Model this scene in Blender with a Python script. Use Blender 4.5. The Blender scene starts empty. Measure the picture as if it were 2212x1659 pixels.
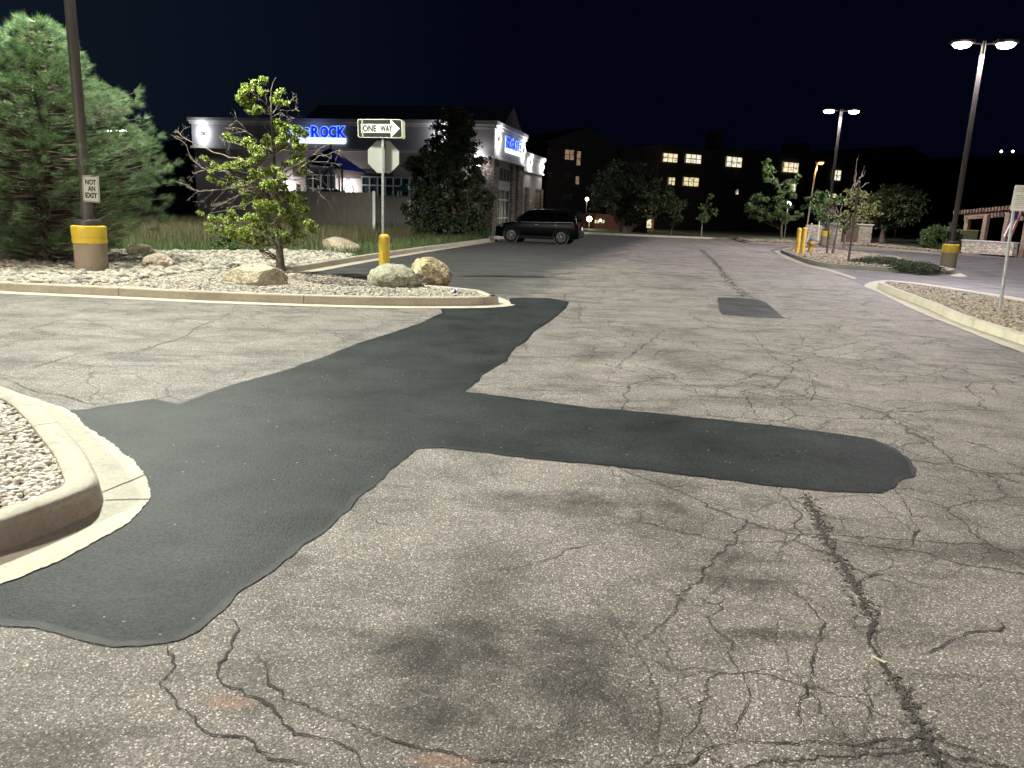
import bpy, bmesh, math, random
import numpy as np
from mathutils import Vector, Matrix, noise as mnoise
from mathutils.geometry import tessellate_polygon
R = math.radians
random.seed(7); rng = np.random.default_rng(7)
sc = bpy.context.scene
COL = sc.collection

# ------------------------------------------------------------------ camera
CAMH = 1.65; FP = 1650.0; PX, PY = 1106.0, 829.5     # photo measured on a 2212 x 1659 grid
PITCH = math.atan(376.5 / FP); ROLL = R(2.2)
cam = bpy.data.cameras.new("camera"); cam_o = bpy.data.objects.new("camera", cam); COL.objects.link(cam_o)
cam.sensor_width = 36.0; cam.lens = 36.0 * FP / 2212.0; cam.clip_end = 3000; cam.clip_start = 0.05
CROT = Matrix.Rotation(math.pi/2 - PITCH, 3, 'X') @ Matrix.Rotation(ROLL, 3, 'Z')
cam_o.matrix_world = Matrix.Translation((0, 0, CAMH)) @ CROT.to_4x4()
sc.camera = cam_o

def ray(x, y): return CROT @ Vector(((x-PX)/FP, (PY-y)/FP, -1.0))
def G(x, y, z=0.0):                                   # point of a horizontal surface seen there
    d = ray(x, y); t = (z - CAMH) / d.z
    return Vector((d.x*t, d.y*t, z))
def PD(x, y, Y):                                      # point at world depth Y
    d = ray(x, y); t = Y / d.y
    return Vector((d.x*t, Y, CAMH + d.z*t))
def PPL(x, y, o, n):                                  # point on a vertical wall plane
    d = ray(x, y); c = Vector((0, 0, CAMH)); t = (Vector(o)-c).dot(n) / d.dot(n)
    return c + d*t

# ------------------------------------------------------------------ world + exposure
w = bpy.data.worlds.new("World"); sc.world = w; w.use_nodes = True
nt = w.node_tree; nt.nodes.clear()
out = nt.nodes.new('ShaderNodeOutputWorld'); bg = nt.nodes.new('ShaderNodeBackground')
sky = nt.nodes.new('ShaderNodeTexSky'); sky.sky_type = 'NISHITA'; sky.sun_disc = False
sky.sun_elevation = R(-9); sky.sun_rotation = R(200)
tc = nt.nodes.new('ShaderNodeTexCoord'); sx = nt.nodes.new('ShaderNodeSeparateXYZ')
nt.links.new(tc.outputs['Generated'], sx.inputs[0])
rmp = nt.nodes.new('ShaderNodeValToRGB'); rmp.color_ramp.elements[0].position = 0.0; rmp.color_ramp.elements[1].position = 1.0
mr = nt.nodes.new('ShaderNodeMapRange'); mr.inputs[1].default_value = -0.55; mr.inputs[2].default_value = -0.02
nt.links.new(sx.outputs['X'], mr.inputs[0]); nt.links.new(mr.outputs[0], rmp.inputs[0])
rmp.color_ramp.elements[0].color = (0.0048, 0.0085, 0.0150, 1)
rmp.color_ramp.elements[1].color = (0.0008, 0.0012, 0.0058, 1)
add = nt.nodes.new('ShaderNodeMixRGB'); add.blend_type = 'ADD'; add.inputs[0].default_value = 0.3
nt.links.new(rmp.outputs[0], add.inputs[1]); nt.links.new(sky.outputs[0], add.inputs[2])
nt.links.new(add.outputs[0], bg.inputs[0]); bg.inputs[1].default_value = 1.0
nt.links.new(bg.outputs[0], out.inputs[0])
sc.view_settings.view_transform = 'Standard'; sc.view_settings.look = 'None'
sc.view_settings.exposure = 0.0; sc.view_settings.gamma = 1.0
sc.cycles.use_denoising = True
sc.cycles.max_bounces = 5; sc.cycles.diffuse_bounces = 2; sc.cycles.glossy_bounces = 2
sc.cycles.transparent_max_bounces = 6; sc.cycles.transmission_bounces = 3
sc.cycles.sample_clamp_indirect = 4.0; sc.cycles.sample_clamp_direct = 0.0

# ------------------------------------------------------------------ materials
MATS = {}
def newmat(name):
    m = bpy.data.materials.new(name); m.use_nodes = True
    MATS[name] = m
    return m, m.node_tree, m.node_tree.nodes['Principled BSDF']
def N(nt, t, **k):
    n = nt.nodes.new(t)
    for a, b in k.items(): setattr(n, a, b)
    return n
def L(nt, a, b): nt.links.new(a, b)
def ramp(nt, src, stops, interp='LINEAR'):
    r = N(nt, 'ShaderNodeValToRGB'); r.color_ramp.interpolation = interp
    el = r.color_ramp.elements
    while len(el) < len(stops): el.new(0.5)
    for e, (p, c) in zip(el, stops):
        e.position = p; e.color = (*c, 1) if len(c) == 3 else c
    L(nt, src, r.inputs[0]); return r.outputs[0]
def gr(v): return (v, v, v)
def coords(nt, scale=(1, 1, 1), rot=(0, 0, 0)):
    t = N(nt, 'ShaderNodeTexCoord'); m = N(nt, 'ShaderNodeMapping')
    g = N(nt, 'ShaderNodeNewGeometry')
    m.inputs['Scale'].default_value = scale; m.inputs['Rotation'].default_value = rot
    L(nt, g.outputs['Position'], m.inputs[0]); return m.outputs[0]
def noise(nt, co, scale, detail=4, rough=0.55, dist=0.0):
    n = N(nt, 'ShaderNodeTexNoise'); n.inputs['Scale'].default_value = scale; n.inputs['Detail'].default_value = detail
    n.inputs['Roughness'].default_value = rough; n.inputs['Distortion'].default_value = dist
    L(nt, co, n.inputs['Vector']); return n.outputs['Fac']
def mix(nt, a, b, f, mode='MIX'):
    m = N(nt, 'ShaderNodeMixRGB'); m.blend_type = mode
    for i, v in enumerate((f, a, b)):
        if hasattr(v, 'is_linked'): L(nt, v, m.inputs[i])
        elif isinstance(v, (int, float)): m.inputs[i].default_value = v if i == 0 else (v, v, v, 1)
        else: m.inputs[i].default_value = (*v, 1)
    return m.outputs[0]
def mth(nt, op, a, b=0.0, c=None, clamp=False):
    m = N(nt, 'ShaderNodeMath', operation=op); m.use_clamp = clamp
    for i, v in enumerate((a, b, c)):
        if v is None: continue
        if hasattr(v, 'is_linked'): L(nt, v, m.inputs[i])
        else: m.inputs[i].default_value = v
    return m.outputs[0]
def bump(nt, bs, h, strength=0.4, dist=0.01):
    b = N(nt, 'ShaderNodeBump'); b.inputs['Strength'].default_value = strength; b.inputs['Distance'].default_value = dist
    L(nt, h, b.inputs['Height']); L(nt, b.outputs[0], bs.inputs['Normal'])

def simple(name, col, rough=0.6, metal=0.0, var=0.15, scale=6.0, bmp=0.0, spec=None):
    m, nt, bs = newmat(name)
    co = coords(nt)
    n = noise(nt, co, scale, 5)
    a = tuple(max(0, c*(1-var)) for c in col); b = tuple(min(1, c*(1+var)) for c in col)
    L(nt, ramp(nt, n, [(0.3, a), (0.7, b)]), bs.inputs['Base Color'])
    bs.inputs['Roughness'].default_value = rough; bs.inputs['Metallic'].default_value = metal
    if spec is not None: bs.inputs['Specular IOR Level'].default_value = spec
    if bmp: bump(nt, bs, noise(nt, co, scale*6, 4), bmp, 0.01)
    return m
def emis(name, col, strength, base=None):
    m, nt, bs = newmat(name)
    bs.inputs['Base Color'].default_value = (*(base or col), 1)
    bs.inputs['Emission Color'].default_value = (*col, 1); bs.inputs['Emission Strength'].default_value = strength
    return m

def asphalt():
    m, nt, bs = newmat('old_asphalt')
    co = coords(nt)
    big = noise(nt, co, 0.35, 4, 0.6); med = noise(nt, co, 1.7, 5, 0.6, 0.6)
    streak = noise(nt, coords(nt, (0.45, 1.3, 1), (0, 0, R(-22))), 1.1, 7, 0.7, 2.2)
    v = N(nt, 'ShaderNodeTexVoronoi'); v.inputs['Scale'].default_value = 165; L(nt, co, v.inputs['Vector'])
    sep = N(nt, 'ShaderNodeSeparateColor'); L(nt, v.outputs['Color'], sep.inputs[0])
    chips = ramp(nt, sep.outputs[0], [(0.0, (0.105, 0.094, 0.086)), (0.45, (0.172, 0.154, 0.141)), (0.84, (0.248, 0.224, 0.204)), (0.95, (0.40, 0.365, 0.33)), (1.0, (0.66, 0.61, 0.56))])
    inchip = ramp(nt, v.outputs['Distance'], [(0.35, gr(1)), (0.75, gr(0.62))])
    c = mix(nt, chips, inchip, 0.8, 'MULTIPLY')
    v2 = N(nt, 'ShaderNodeTexVoronoi'); v2.inputs['Scale'].default_value = 28; L(nt, co, v2.inputs['Vector'])
    sep2 = N(nt, 'ShaderNodeSeparateColor'); L(nt, v2.outputs['Color'], sep2.inputs[0])
    chip2 = mth(nt, 'MULTIPLY', mth(nt, 'GREATER_THAN', sep2.outputs[1], 0.90), mth(nt, 'LESS_THAN', v2.outputs['Distance'], 0.15))
    c = mix(nt, c, (0.62, 0.58, 0.50), mth(nt, 'MULTIPLY', chip2, 0.7))
    # stains and worn streaks
    c = mix(nt, c, ramp(nt, med, [(0.30, gr(0.55)), (0.50, gr(1.0)), (0.72, gr(1.22))]), 0.9, 'MULTIPLY')
    c = mix(nt, c, ramp(nt, streak, [(0.36, gr(0.50)), (0.47, gr(0.95)), (0.60, gr(1.08)), (0.72, gr(1.5))]), 0.7, 'MULTIPLY')
    c = mix(nt, c, ramp(nt, big, [(0.30, gr(0.62)), (0.46, gr(1.0)), (0.70, gr(1.15))]), 0.8, 'MULTIPLY')
    # fine crackle
    def crack(scale, wid, mlo, mhi, seed):
        wco = N(nt, 'ShaderNodeTexNoise'); wco.inputs['Scale'].default_value = 3.2; wco.inputs['Detail'].default_value = 8; wco.inputs['Roughness'].default_value = 0.62
        L(nt, co, wco.inputs['Vector'])
        va = N(nt, 'ShaderNodeVectorMath', operation='MULTIPLY_ADD')
        L(nt, wco.outputs['Color'], va.inputs[0]); va.inputs[1].default_value = (0.34, 0.34, 0.0)
        off = N(nt, 'ShaderNodeVectorMath', operation='ADD'); L(nt, co, off.inputs[0]); off.inputs[1].default_value = (seed, seed*1.3, 0)
        L(nt, off.outputs[0], va.inputs[2])
        e = N(nt, 'ShaderNodeTexVoronoi'); e.feature = 'DISTANCE_TO_EDGE'; e.inputs['Scale'].default_value = scale
        e.voronoi_dimensions = '2D'; L(nt, va.outputs[0], e.inputs['Vector'])
        line = ramp(nt, e.outputs['Distance'], [(0.0, gr(1)), (wid, gr(0))])
        mask = ramp(nt, noise(nt, co, 0.55, 3), [(mlo, gr(0)), (mhi, gr(1))])
        return mth(nt, 'MULTIPLY', line, mask)
    k1 = crack(1.25, 0.013, 0.36, 0.50, 3.0); k2 = crack(0.5, 0.007, 0.25, 0.4, 11.0); k3 = crack(2.6, 0.017, 0.36, 0.50, 21.0)
    g0 = N(nt, 'ShaderNodeNewGeometry'); s0 = N(nt, 'ShaderNodeSeparateXYZ'); L(nt, g0.outputs['Position'], s0.inputs[0])
    side = mth(nt, 'MAXIMUM', ramp(nt, mth(nt, 'MULTIPLY_ADD', s0.outputs[0], 0.25, 0.3), [(0.36, gr(0.10)), (0.52, gr(1))]), ramp(nt, mth(nt, 'MULTIPLY', s0.outputs[1], 0.1), [(0.50, gr(0)), (0.62, gr(0.65))]))
    k = mth(nt, 'MULTIPLY', mth(nt, 'MAXIMUM', mth(nt, 'MULTIPLY', k3, 0.75), mth(nt, 'MAXIMUM', k1, k2)), side)
    # oil and tyre stains where they lie on the lot
    st_n = ramp(nt, noise(nt, co, 2.4, 6, 0.7, 0.7), [(0.36, gr(0)), (0.60, gr(1))])
    for (sx_, sy_), (rx_, ry_), am in (((1110, 1450), (0.72, 0.52), .95), ((980, 1400), (0.3, 0.25), .8), ((1220, 1085), (0.75, 0.22), .85), ((1290, 1120), (.35, .35), .4), ((1590, 1262), (.22, .12), .85), ((1680, 1372), (.25, .07), .9), ((2080, 1195), (1.0, .16), .6), ((900, 1270), (.5, .2), .35), ((1500, 1130), (.5, .2), .4), ((1590, 980), (1.2, .15), .3), ((1350, 760), (1.6, .5), .35), ((1750, 780), (1.8, .4), .3), ((1080, 1600), (.3, .2), .5), ((60, 1640), (.3, .15), .6)):
        c0_ = G(sx_, sy_); dxx = mth(nt, 'MULTIPLY', mth(nt, 'SUBTRACT', s0.outputs[0], c0_.x), 1/rx_); dyy = mth(nt, 'MULTIPLY', mth(nt, 'SUBTRACT', s0.outputs[1], c0_.y), 1/ry_)
        rr_ = mth(nt, 'ADD', mth(nt, 'MULTIPLY', dxx, dxx), mth(nt, 'MULTIPLY', dyy, dyy)); rr_ = mth(nt, 'ADD', rr_, mth(nt, 'MULTIPLY_ADD', noise(nt, co, 3.5, 4), 2.0, -1.0))
        f_ = mth(nt, 'MULTIPLY', ramp(nt, rr_, [(0.2, gr(1)), (1.0, gr(0))]), am); f_ = mth(nt, 'MULTIPLY', f_, mth(nt, 'MULTIPLY_ADD', st_n, .6, .4)); c = mix(nt, c, (0.30, 0.29, 0.29), f_, 'MULTIPLY')
    for (sx_, sy_), (rx_, ry_) in (((495, 1516), (.10, .045)), ((955, 1642), (.12, .04))):
        c0_ = G(sx_, sy_); dxx = mth(nt, 'MULTIPLY', mth(nt, 'SUBTRACT', s0.outputs[0], c0_.x), 1/rx_); dyy = mth(nt, 'MULTIPLY', mth(nt, 'SUBTRACT', s0.outputs[1], c0_.y), 1/ry_)
        rr_ = mth(nt, 'ADD', mth(nt, 'ADD', mth(nt, 'MULTIPLY', dxx, dxx), mth(nt, 'MULTIPLY', dyy, dyy)), mth(nt, 'MULTIPLY_ADD', noise(nt, co, 30, 4), 2.4, -1.2))
        c = mix(nt, c, (0.36, 0.17, 0.09), mth(nt, 'MULTIPLY', ramp(nt, rr_, [(0.1, gr(1)), (1.0, gr(0))]), .26))
    c = mix(nt, c, (0.022, 0.019, 0.017), mth(nt, 'MULTIPLY', k, 0.97))
    # sealed, darker bays of the lot to the far left
    g = N(nt, 'ShaderNodeNewGeometry'); sp = N(nt, 'ShaderNodeSeparateXYZ'); L(nt, g.outputs['Position'], sp.inputs[0])
    a = G(1105, 640); b = G(1400, 520); n2 = Vector((-(b.y-a.y), b.x-a.x)).normalized()
    dl = mth(nt, 'ADD', mth(nt, 'MULTIPLY', sp.outputs[0], n2.x), mth(nt, 'MULTIPLY_ADD', sp.outputs[1], n2.y, -(a.x*n2.x + a.y*n2.y)))
    dl = mth(nt, 'ADD', dl, mth(nt, 'MULTIPLY_ADD', noise(nt, co, 0.8, 5), 3.0, -1.5))
    fr = mth(nt, 'MULTIPLY', ramp(nt, mth(nt, 'MULTIPLY_ADD', dl, 0.25, 0.5), [(0.38, gr(0)), (0.72, gr(1))]), mth(nt, 'GREATER_THAN', sp.outputs[1], 12.6))
    seal = mix(nt, (0.034, 0.035, 0.036), (0.085, 0.082, 0.074), ramp(nt, streak, [(0.45, gr(0)), (0.75, gr(1))]))
    c = mix(nt, c, seal, mth(nt, 'MULTIPLY', fr, 0.93))
    L(nt, c, bs.inputs['Base Color'])
    bs.inputs['Roughness'].default_value = 0.78; bs.inputs['Specular IOR Level'].default_value = 0.225
    h = mth(nt, 'SUBTRACT', mth(nt, 'MULTIPLY_ADD', v.outputs['Distance'], -0.5, mth(nt, 'MULTIPLY', med, 0.5)), mth(nt, 'MULTIPLY', k, 1.2))
    bump(nt, bs, h, 0.75, 0.008)
    return m

def fresh_asphalt(name, base):
    m, nt, bs = newmat(name)
    co = coords(nt)
    v = N(nt, 'ShaderNodeTexVoronoi'); v.inputs['Scale'].default_value = 120; L(nt, co, v.inputs['Vector'])
    n = noise(nt, co, 1.1, 5, 0.6); f = noise(nt, co, 60, 3)
    c = ramp(nt, f, [(0.3, tuple(b*0.55 for b in base)), (0.7, tuple(b*1.5 for b in base))])
    c = mix(nt, c, ramp(nt, n, [(0.3, gr(0.6)), (0.7, gr(1.5))]), 1.0, 'MULTIPLY')
    c = mix(nt, c, (0.075, 0.078, 0.076), ramp(nt, noise(nt, coords(nt, (0.5, 3.0, 1), (0, 0, R(20))), 1.6, 8, 0.75, 1.0), [(0.60, gr(0)), (0.80, gr(0.55))]))
    sep = N(nt, 'ShaderNodeSeparateColor'); L(nt, v.outputs['Color'], sep.inputs[0])
    c = mix(nt, c, (0.35, 0.34, 0.31), mth(nt, 'MULTIPLY', mth(nt, 'GREATER_THAN', sep.outputs[0], 0.9994), 0.8))
    pits = ramp(nt, mth(nt, 'ADD', noise(nt, co, 55, 3), mth(nt, 'MULTIPLY_ADD', noise(nt, co, 2.2, 4), 0.5, -0.25)), [(0.33, gr(0.2)), (0.43, gr(1))])
    c = mix(nt, c, pits, 0.8, 'MULTIPLY')
    L(nt, c, bs.inputs['Base Color']); bs.inputs['Roughness'].default_value = 0.68
    bs.inputs['Specular IOR Level'].default_value = 0.08
    bump(nt, bs, mth(nt, 'ADD', f, mth(nt, 'MULTIPLY', v.outputs['Distance'], 0.6)), 0.5, 0.006)
    return m

def concrete(name, col, stain=0.5):
    m, nt, bs = newmat(name)
    co = coords(nt)
    n = noise(nt, co, 2.3, 6, 0.65, 0.4); f = noise(nt, co, 45, 4, 0.7); s = noise(nt, co, 9, 4, 0.6)
    c = ramp(nt, n, [(0.28, tuple(x*(1-stain*0.55) for x in col)), (0.5, col), (0.75, tuple(min(1, x*1.12) for x in col))])
    c = mix(nt, c, ramp(nt, f, [(0.3, gr(0.78)), (0.6, gr(1.05))]), 0.9, 'MULTIPLY')
    c = mix(nt, c, (0.16, 0.10, 0.06), ramp(nt, s, [(0.60, gr(0)), (0.78, gr(stain))]))
    c = mix(nt, c, (0.03, 0.027, 0.022), ramp(nt, noise(nt, co, 70, 2), [(0.70, gr(0)), (0.74, gr(0.8))]))
    L(nt, c, bs.inputs['Base Color']); bs.inputs['Roughness'].default_value = 0.85
    bump(nt, bs, mth(nt, 'ADD', f, s), 0.45, 0.006)
    return m

def island_random(name, stops, rough=0.7, scale=None, bmp=0.3, transl=0.0, noise_amt=0.35, nscale=14):
    m, nt, bs = newmat(name)
    g = N(nt, 'ShaderNodeNewGeometry')
    c = ramp(nt, g.outputs['Random Per Island'], stops)
    co = coords(nt)
    n = noise(nt, co, nscale, 4)
    c = mix(nt, c, ramp(nt, n, [(0.3, gr(1-noise_amt)), (0.7, gr(1+noise_amt))]), 1.0, 'MULTIPLY')
    L(nt, c, bs.inputs['Base Color']); bs.inputs['Roughness'].default_value = rough
    if bmp: bump(nt, bs, noise(nt, co, 60, 3), bmp, 0.004)
    if transl:
        tr = N(nt, 'ShaderNodeBsdfTranslucent'); L(nt, c, tr.inputs[0])
        mx = N(nt, 'ShaderNodeMixShader'); mx.inputs[0].default_value = transl
        L(nt, bs.outputs[0], mx.inputs[1]); L(nt, tr.outputs[0], mx.inputs[2])
        L(nt, mx.outputs[0], nt.nodes['Material Output'].inputs[0])
    return m

def rock(name, c1, c2, c3):
    m, nt, bs = newmat(name)
    co = coords(nt)
    n = noise(nt, co, 3.2, 7, 0.7, 0.5); f = noise(nt, co, 18, 8, 0.75)
    c = ramp(nt, n, [(0.36, c1), (0.50, c2), (0.64, c3)])
    c = mix(nt, c, ramp(nt, f, [(0.36, gr(0.45)), (0.56, gr(1.15))]), 0.9, 'MULTIPLY')
    L(nt, c, bs.inputs['Base Color']); bs.inputs['Roughness'].default_value = 0.9
    bump(nt, bs, mth(nt, 'ADD', n, mth(nt, 'MULTIPLY', f, 0.8)), 1.0, 0.10)
    return m

def stone_wall(name, cols, mortar, scale=2.2):
    m, nt, bs = newmat(name)
    t = N(nt, 'ShaderNodeTexCoord')
    mp = N(nt, 'ShaderNodeMapping'); mp.inputs['Scale'].default_value = (1, 1, 2.4); L(nt, t.outputs['Object'], mp.inputs[0])
    v = N(nt, 'ShaderNodeTexVoronoi'); v.inputs['Scale'].default_value = scale; L(nt, mp.outputs[0], v.inputs['Vector'])
    e = N(nt, 'ShaderNodeTexVoronoi'); e.feature = 'DISTANCE_TO_EDGE'; e.inputs['Scale'].default_value = scale; L(nt, mp.outputs[0], e.inputs['Vector'])
    sep = N(nt, 'ShaderNodeSeparateColor'); L(nt, v.outputs['Color'], sep.inputs[0])
    c = ramp(nt, sep.outputs[0], [(i/(len(cols)-1), x) for i, x in enumerate(cols)])
    c = mix(nt, mortar, c, ramp(nt, e.outputs['Distance'], [(0.03, gr(0)), (0.07, gr(1))]))
    L(nt, c, bs.inputs['Base Color']); bs.inputs['Roughness'].default_value = 0.9
    bump(nt, bs, ramp(nt, e.outputs['Distance'], [(0.0, gr(0)), (0.12, gr(1))]), 0.8, 0.05)
    return m

def panes(name, col, strength, seed):
    """glass of a lit room: brighter and darker patches of blind, lamp and furniture"""
    m, nt, bs = newmat(name)
    t = N(nt, 'ShaderNodeTexCoord'); mp = N(nt, 'ShaderNodeMapping'); mp.inputs['Location'].default_value = (seed, seed, seed)
    mp.inputs['Scale'].default_value = (1, 1, 2.0); L(nt, t.outputs['Object'], mp.inputs[0])
    n = noise(nt, mp.outputs[0], 1.7, 3, 0.6)
    L(nt, ramp(nt, n, [(0.36, tuple(x*0.35 for x in col)), (0.46, col), (0.66, tuple(min(1, x*1.15) for x in col))], 'LINEAR'), bs.inputs['Emission Color'])
    bs.inputs['Base Color'].default_value = (0.02, 0.02, 0.02, 1); bs.inputs['Roughness'].default_value = 0.2
    bs.inputs['Emission Strength'].default_value = strength
    return m

M_ASPH = asphalt()
M_PATCH = fresh_asphalt('fresh_asphalt', (0.018, 0.0215, 0.022)); M_PATCH2 = fresh_asphalt('older_patch_asphalt', (0.040, 0.039, 0.041))
M_ROAD = fresh_asphalt('smooth_road_asphalt', (0.082, 0.077, 0.078))
M_CRACK = simple('crack_filling', (0.022, 0.019, 0.016), 0.95, var=0.4, scale=30)
M_CRUMB = simple('crumbled_asphalt', (0.06, 0.054, 0.048), 0.95, var=0.5, scale=40, bmp=0.5)
M_CONC = concrete('kerb_concrete', (0.37, 0.335, 0.26), 0.45)
M_GUT = concrete('gutter_concrete', (0.42, 0.39, 0.31), 0.45)
M_CONCD = concrete('weathered_kerb_concrete', (0.26, 0.24, 0.19), 0.5)
M_SOIL = simple('soil', (0.06, 0.05, 0.04), 0.95, var=0.4, scale=4, bmp=0.4)
M_SOILG = simple('gravel_bedding', (0.05, 0.042, 0.034), 0.95, var=0.4, scale=30, bmp=0.6)
M_LAWN = simple('lawn', (0.030, 0.048, 0.016), 0.9, var=0.45, scale=5, bmp=0.8)
M_HILL = simple('hill_scrub', (0.02, 0.022, 0.02), 1.0, var=0.3, scale=0.02)
peb = [(0.0, (0.08, 0.078, 0.075)), (0.12, (0.22, 0.21, 0.19)), (0.35, (0.44, 0.40, 0.32)), (0.55, (0.34, 0.345, 0.31)), (0.7, (0.52, 0.46, 0.36)), (0.9, (0.40, 0.31, 0.23)), (1.0, (0.62, 0.58, 0.48))]
M_COB = island_random('cobble_stone', [(p, tuple(x*0.70 for x in c)) for p, c in peb])
M_NEARG = island_random('near_gravel_stone', [(0.0, (0.14, 0.13, 0.12)), (0.1, (0.30, 0.28, 0.25)), (0.4, (0.48, 0.45, 0.38)), (0.75, (0.44, 0.38, 0.31)), (1.0, (0.60, 0.57, 0.50))])
M_GRAV = island_random('gravel_stone', [(p, tuple(x*0.72 for x in c)) for p, c in peb])
M_GRAVW = island_random('brown_gravel_stone', [(p, (c[0]*0.60, c[1]*0.55, c[2]*0.49)) for p, c in peb])
M_MULCH = island_random('shredded_bark', [(0, (0.03, 0.024, 0.02)), (0.6, (0.11, 0.085, 0.07)), (1, (0.34, 0.29, 0.24))])
M_GRASS = island_random('grass_green', [(0, (0.028, 0.048, 0.012)), (0.5, (0.055, 0.088, 0.022)), (0.85, (0.09, 0.12, 0.035)), (1, (0.18, 0.16, 0.08))], 0.6, bmp=0, transl=0.3)
M_DRY = island_random('grass_dry', [(0, (0.035, 0.045, 0.015)), (0.5, (0.085, 0.078, 0.035)), (1, (0.17, 0.13, 0.07))], 0.7, bmp=0, transl=0.3)
M_LEAF = island_random('leaf_yellow_green', [(0, (0.06, 0.095, 0.018)), (0.40, (0.19, 0.27, 0.045)), (0.8, (0.40, 0.48, 0.11)), (1, (0.60, 0.62, 0.24))], 0.45, bmp=0, transl=0.32)
M_LEAFD = island_random('leaf_dark', [(0, (0.018, 0.032, 0.012)), (0.6, (0.04, 0.065, 0.022)), (1, (0.09, 0.11, 0.04))], 0.5, bmp=0, transl=0.22)
M_LEAFM = island_random('leaf_mid', [(0, (0.035, 0.075, 0.02)), (0.6, (0.075, 0.14, 0.04)), (1, (0.15, 0.21, 0.07))], 0.5, bmp=0, transl=0.3)
M_LEAFR = island_random('leaf_olive', [(0, (0.05, 0.07, 0.02)), (0.6, (0.11, 0.14, 0.035)), (1, (0.22, 0.17, 0.07))], 0.5, bmp=0, transl=0.3)
M_NEED = island_random('pine_needle', [(0, (0.026, 0.050, 0.022)), (0.6, (0.075, 0.13, 0.05)), (1, (0.17, 0.26, 0.10))], 0.5, bmp=0, transl=0.2, noise_amt=0.45, nscale=2.5)
M_BARK = simple('bark', (0.11, 0.085, 0.065), 0.95, var=0.5, scale=22, bmp=0.7)
M_TWIG = simple('dead_twig', (0.24, 0.20, 0.16), 0.9, var=0.35, scale=20)
M_ROCKA = rock('tan_boulder', (0.38, 0.32, 0.22), (0.60, 0.52, 0.38), (0.70, 0.64, 0.50))
M_ROCKB = rock('lichened_boulder', (0.20, 0.20, 0.15), (0.40, 0.385, 0.27), (0.54, 0.52, 0.40))
M_ROCKC = rock('ochre_boulder', (0.32, 0.24, 0.12), (0.54, 0.44, 0.26), (0.66, 0.58, 0.42))
M_ROCKD = rock('grey_brown_boulder', (0.24, 0.19, 0.13), (0.40, 0.33, 0.24), (0.50, 0.43, 0.32))
M_ROCKE = rock('pink_boulder', (0.42, 0.32, 0.24), (0.62, 0.50, 0.38), (0.70, 0.60, 0.48))
M_YEL = simple('yellow_plastic', (0.84, 0.60, 0.06), 0.42, var=0.08, scale=3)
nt = M_YEL.node_tree; bs = nt.nodes['Principled BSDF']; old = bs.inputs['Base Color'].links[0].from_socket; co = coords(nt)
c_ = mix(nt, old, (0.30, 0.20, 0.08), ramp(nt, noise(nt, coords(nt, (1, 1, .35)), 9, 7, .75), [(0.56, gr(0)), (0.70, gr(.55))])); L(nt, c_, bs.inputs['Base Color'])
M_YELD = simple('faded_yellow_paint', (0.62, 0.42, 0.06), 0.6, var=0.2, scale=6)
M_POLE = simple('brown_painted_steel', (0.10, 0.088, 0.078), 0.5, 0.0, 0.12)
M_CAP = simple('dark_cap', (0.035, 0.030, 0.028), 0.5, 0.0, 0.2)
M_BASE = concrete('footing_concrete', (0.36, 0.30, 0.22), 0.25)
M_GALV = simple('galvanised_steel', (0.42, 0.43, 0.42), 0.42, 0.6, 0.2, 12)
M_ALU = simple('sign_back_aluminium', (0.34, 0.345, 0.31), 0.55, 0.15, 0.06, 2)
M_WHITE = simple('sign_white', (0.60, 0.60, 0.53), 0.4, var=0.04)
M_CREAM = simple('sign_edge_cream', (0.52, 0.52, 0.36), 0.5, var=0.05)
M_BLACK = simple('sign_black', (0.012, 0.012, 0.012), 0.45, var=0.1)
M_GLYPH = simple('grey_lettering', (0.08, 0.08, 0.08), 0.5)
M_RED = simple('red_dye', (0.20, 0.035, 0.035), 0.7)
M_NAVY = simple('navy_cloth', (0.02, 0.03, 0.12), 0.8)
M_LAMP = emis('lamp_lens_white', (1.0, 0.96, 0.88), 60)
M_LAMPO = emis('lamp_lens_orange', (1.0, 0.50, 0.12), 9)
M_BULB = emis('bulb_warm', (1.0, 0.78, 0.42), 14)
M_BULBW = emis('bulb_cool', (0.95, 0.98, 1.0), 14)
M_STUC = simple('stucco', (0.42, 0.38, 0.37), 0.9, var=0.07, scale=2, bmp=0.15)
M_STUCB = simple('stucco_brown', (0.115, 0.098, 0.098), 0.9, var=0.10, scale=2, bmp=0.15)
M_STUCP = simple('stucco_grey', (0.30, 0.285, 0.30), 0.9, var=0.08, scale=1.5, bmp=0.15)
M_CORN = simple('cornice_paint', (0.56, 0.54, 0.53), 0.8, var=0.05)
M_ROOF = simple('roof_shingle', (0.17, 0.17, 0.185), 0.9, var=0.3, scale=5)
M_STONE = stone_wall('field_stone', [(0.10, 0.08, 0.07), (0.22, 0.17, 0.13), (0.34, 0.28, 0.22), (0.15, 0.12, 0.11), (0.42, 0.36, 0.28)], (0.10, 0.09, 0.08), 4.2)
M_STONEP = stone_wall('pale_stone', [(0.44, 0.38, 0.30), (0.60, 0.54, 0.44), (0.34, 0.29, 0.24), (0.55, 0.50, 0.42)], (0.22, 0.19, 0.15), 3.6)
M_GLASS = simple('dark_glass', (0.014, 0.022, 0.026), 0.35, 0.0, 0.2, 1)
M_GLASST = simple('teal_glass', (0.02, 0.05, 0.055), 0.4, 0.0, 0.3, 1)
M_FRAME = simple('window_frame_paint', (0.46, 0.50, 0.52), 0.5)
M_FRAMED = simple('window_frame_dark', (0.02, 0.018, 0.016), 0.6)
M_FENCE = simple('fence_board', (0.145, 0.125, 0.112), 0.85, var=0.15, scale=3, bmp=0.2)
M_FENCEG = simple('fence_corrugated', (0.30, 0.28, 0.26), 0.7, var=0.12, scale=3)
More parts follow.
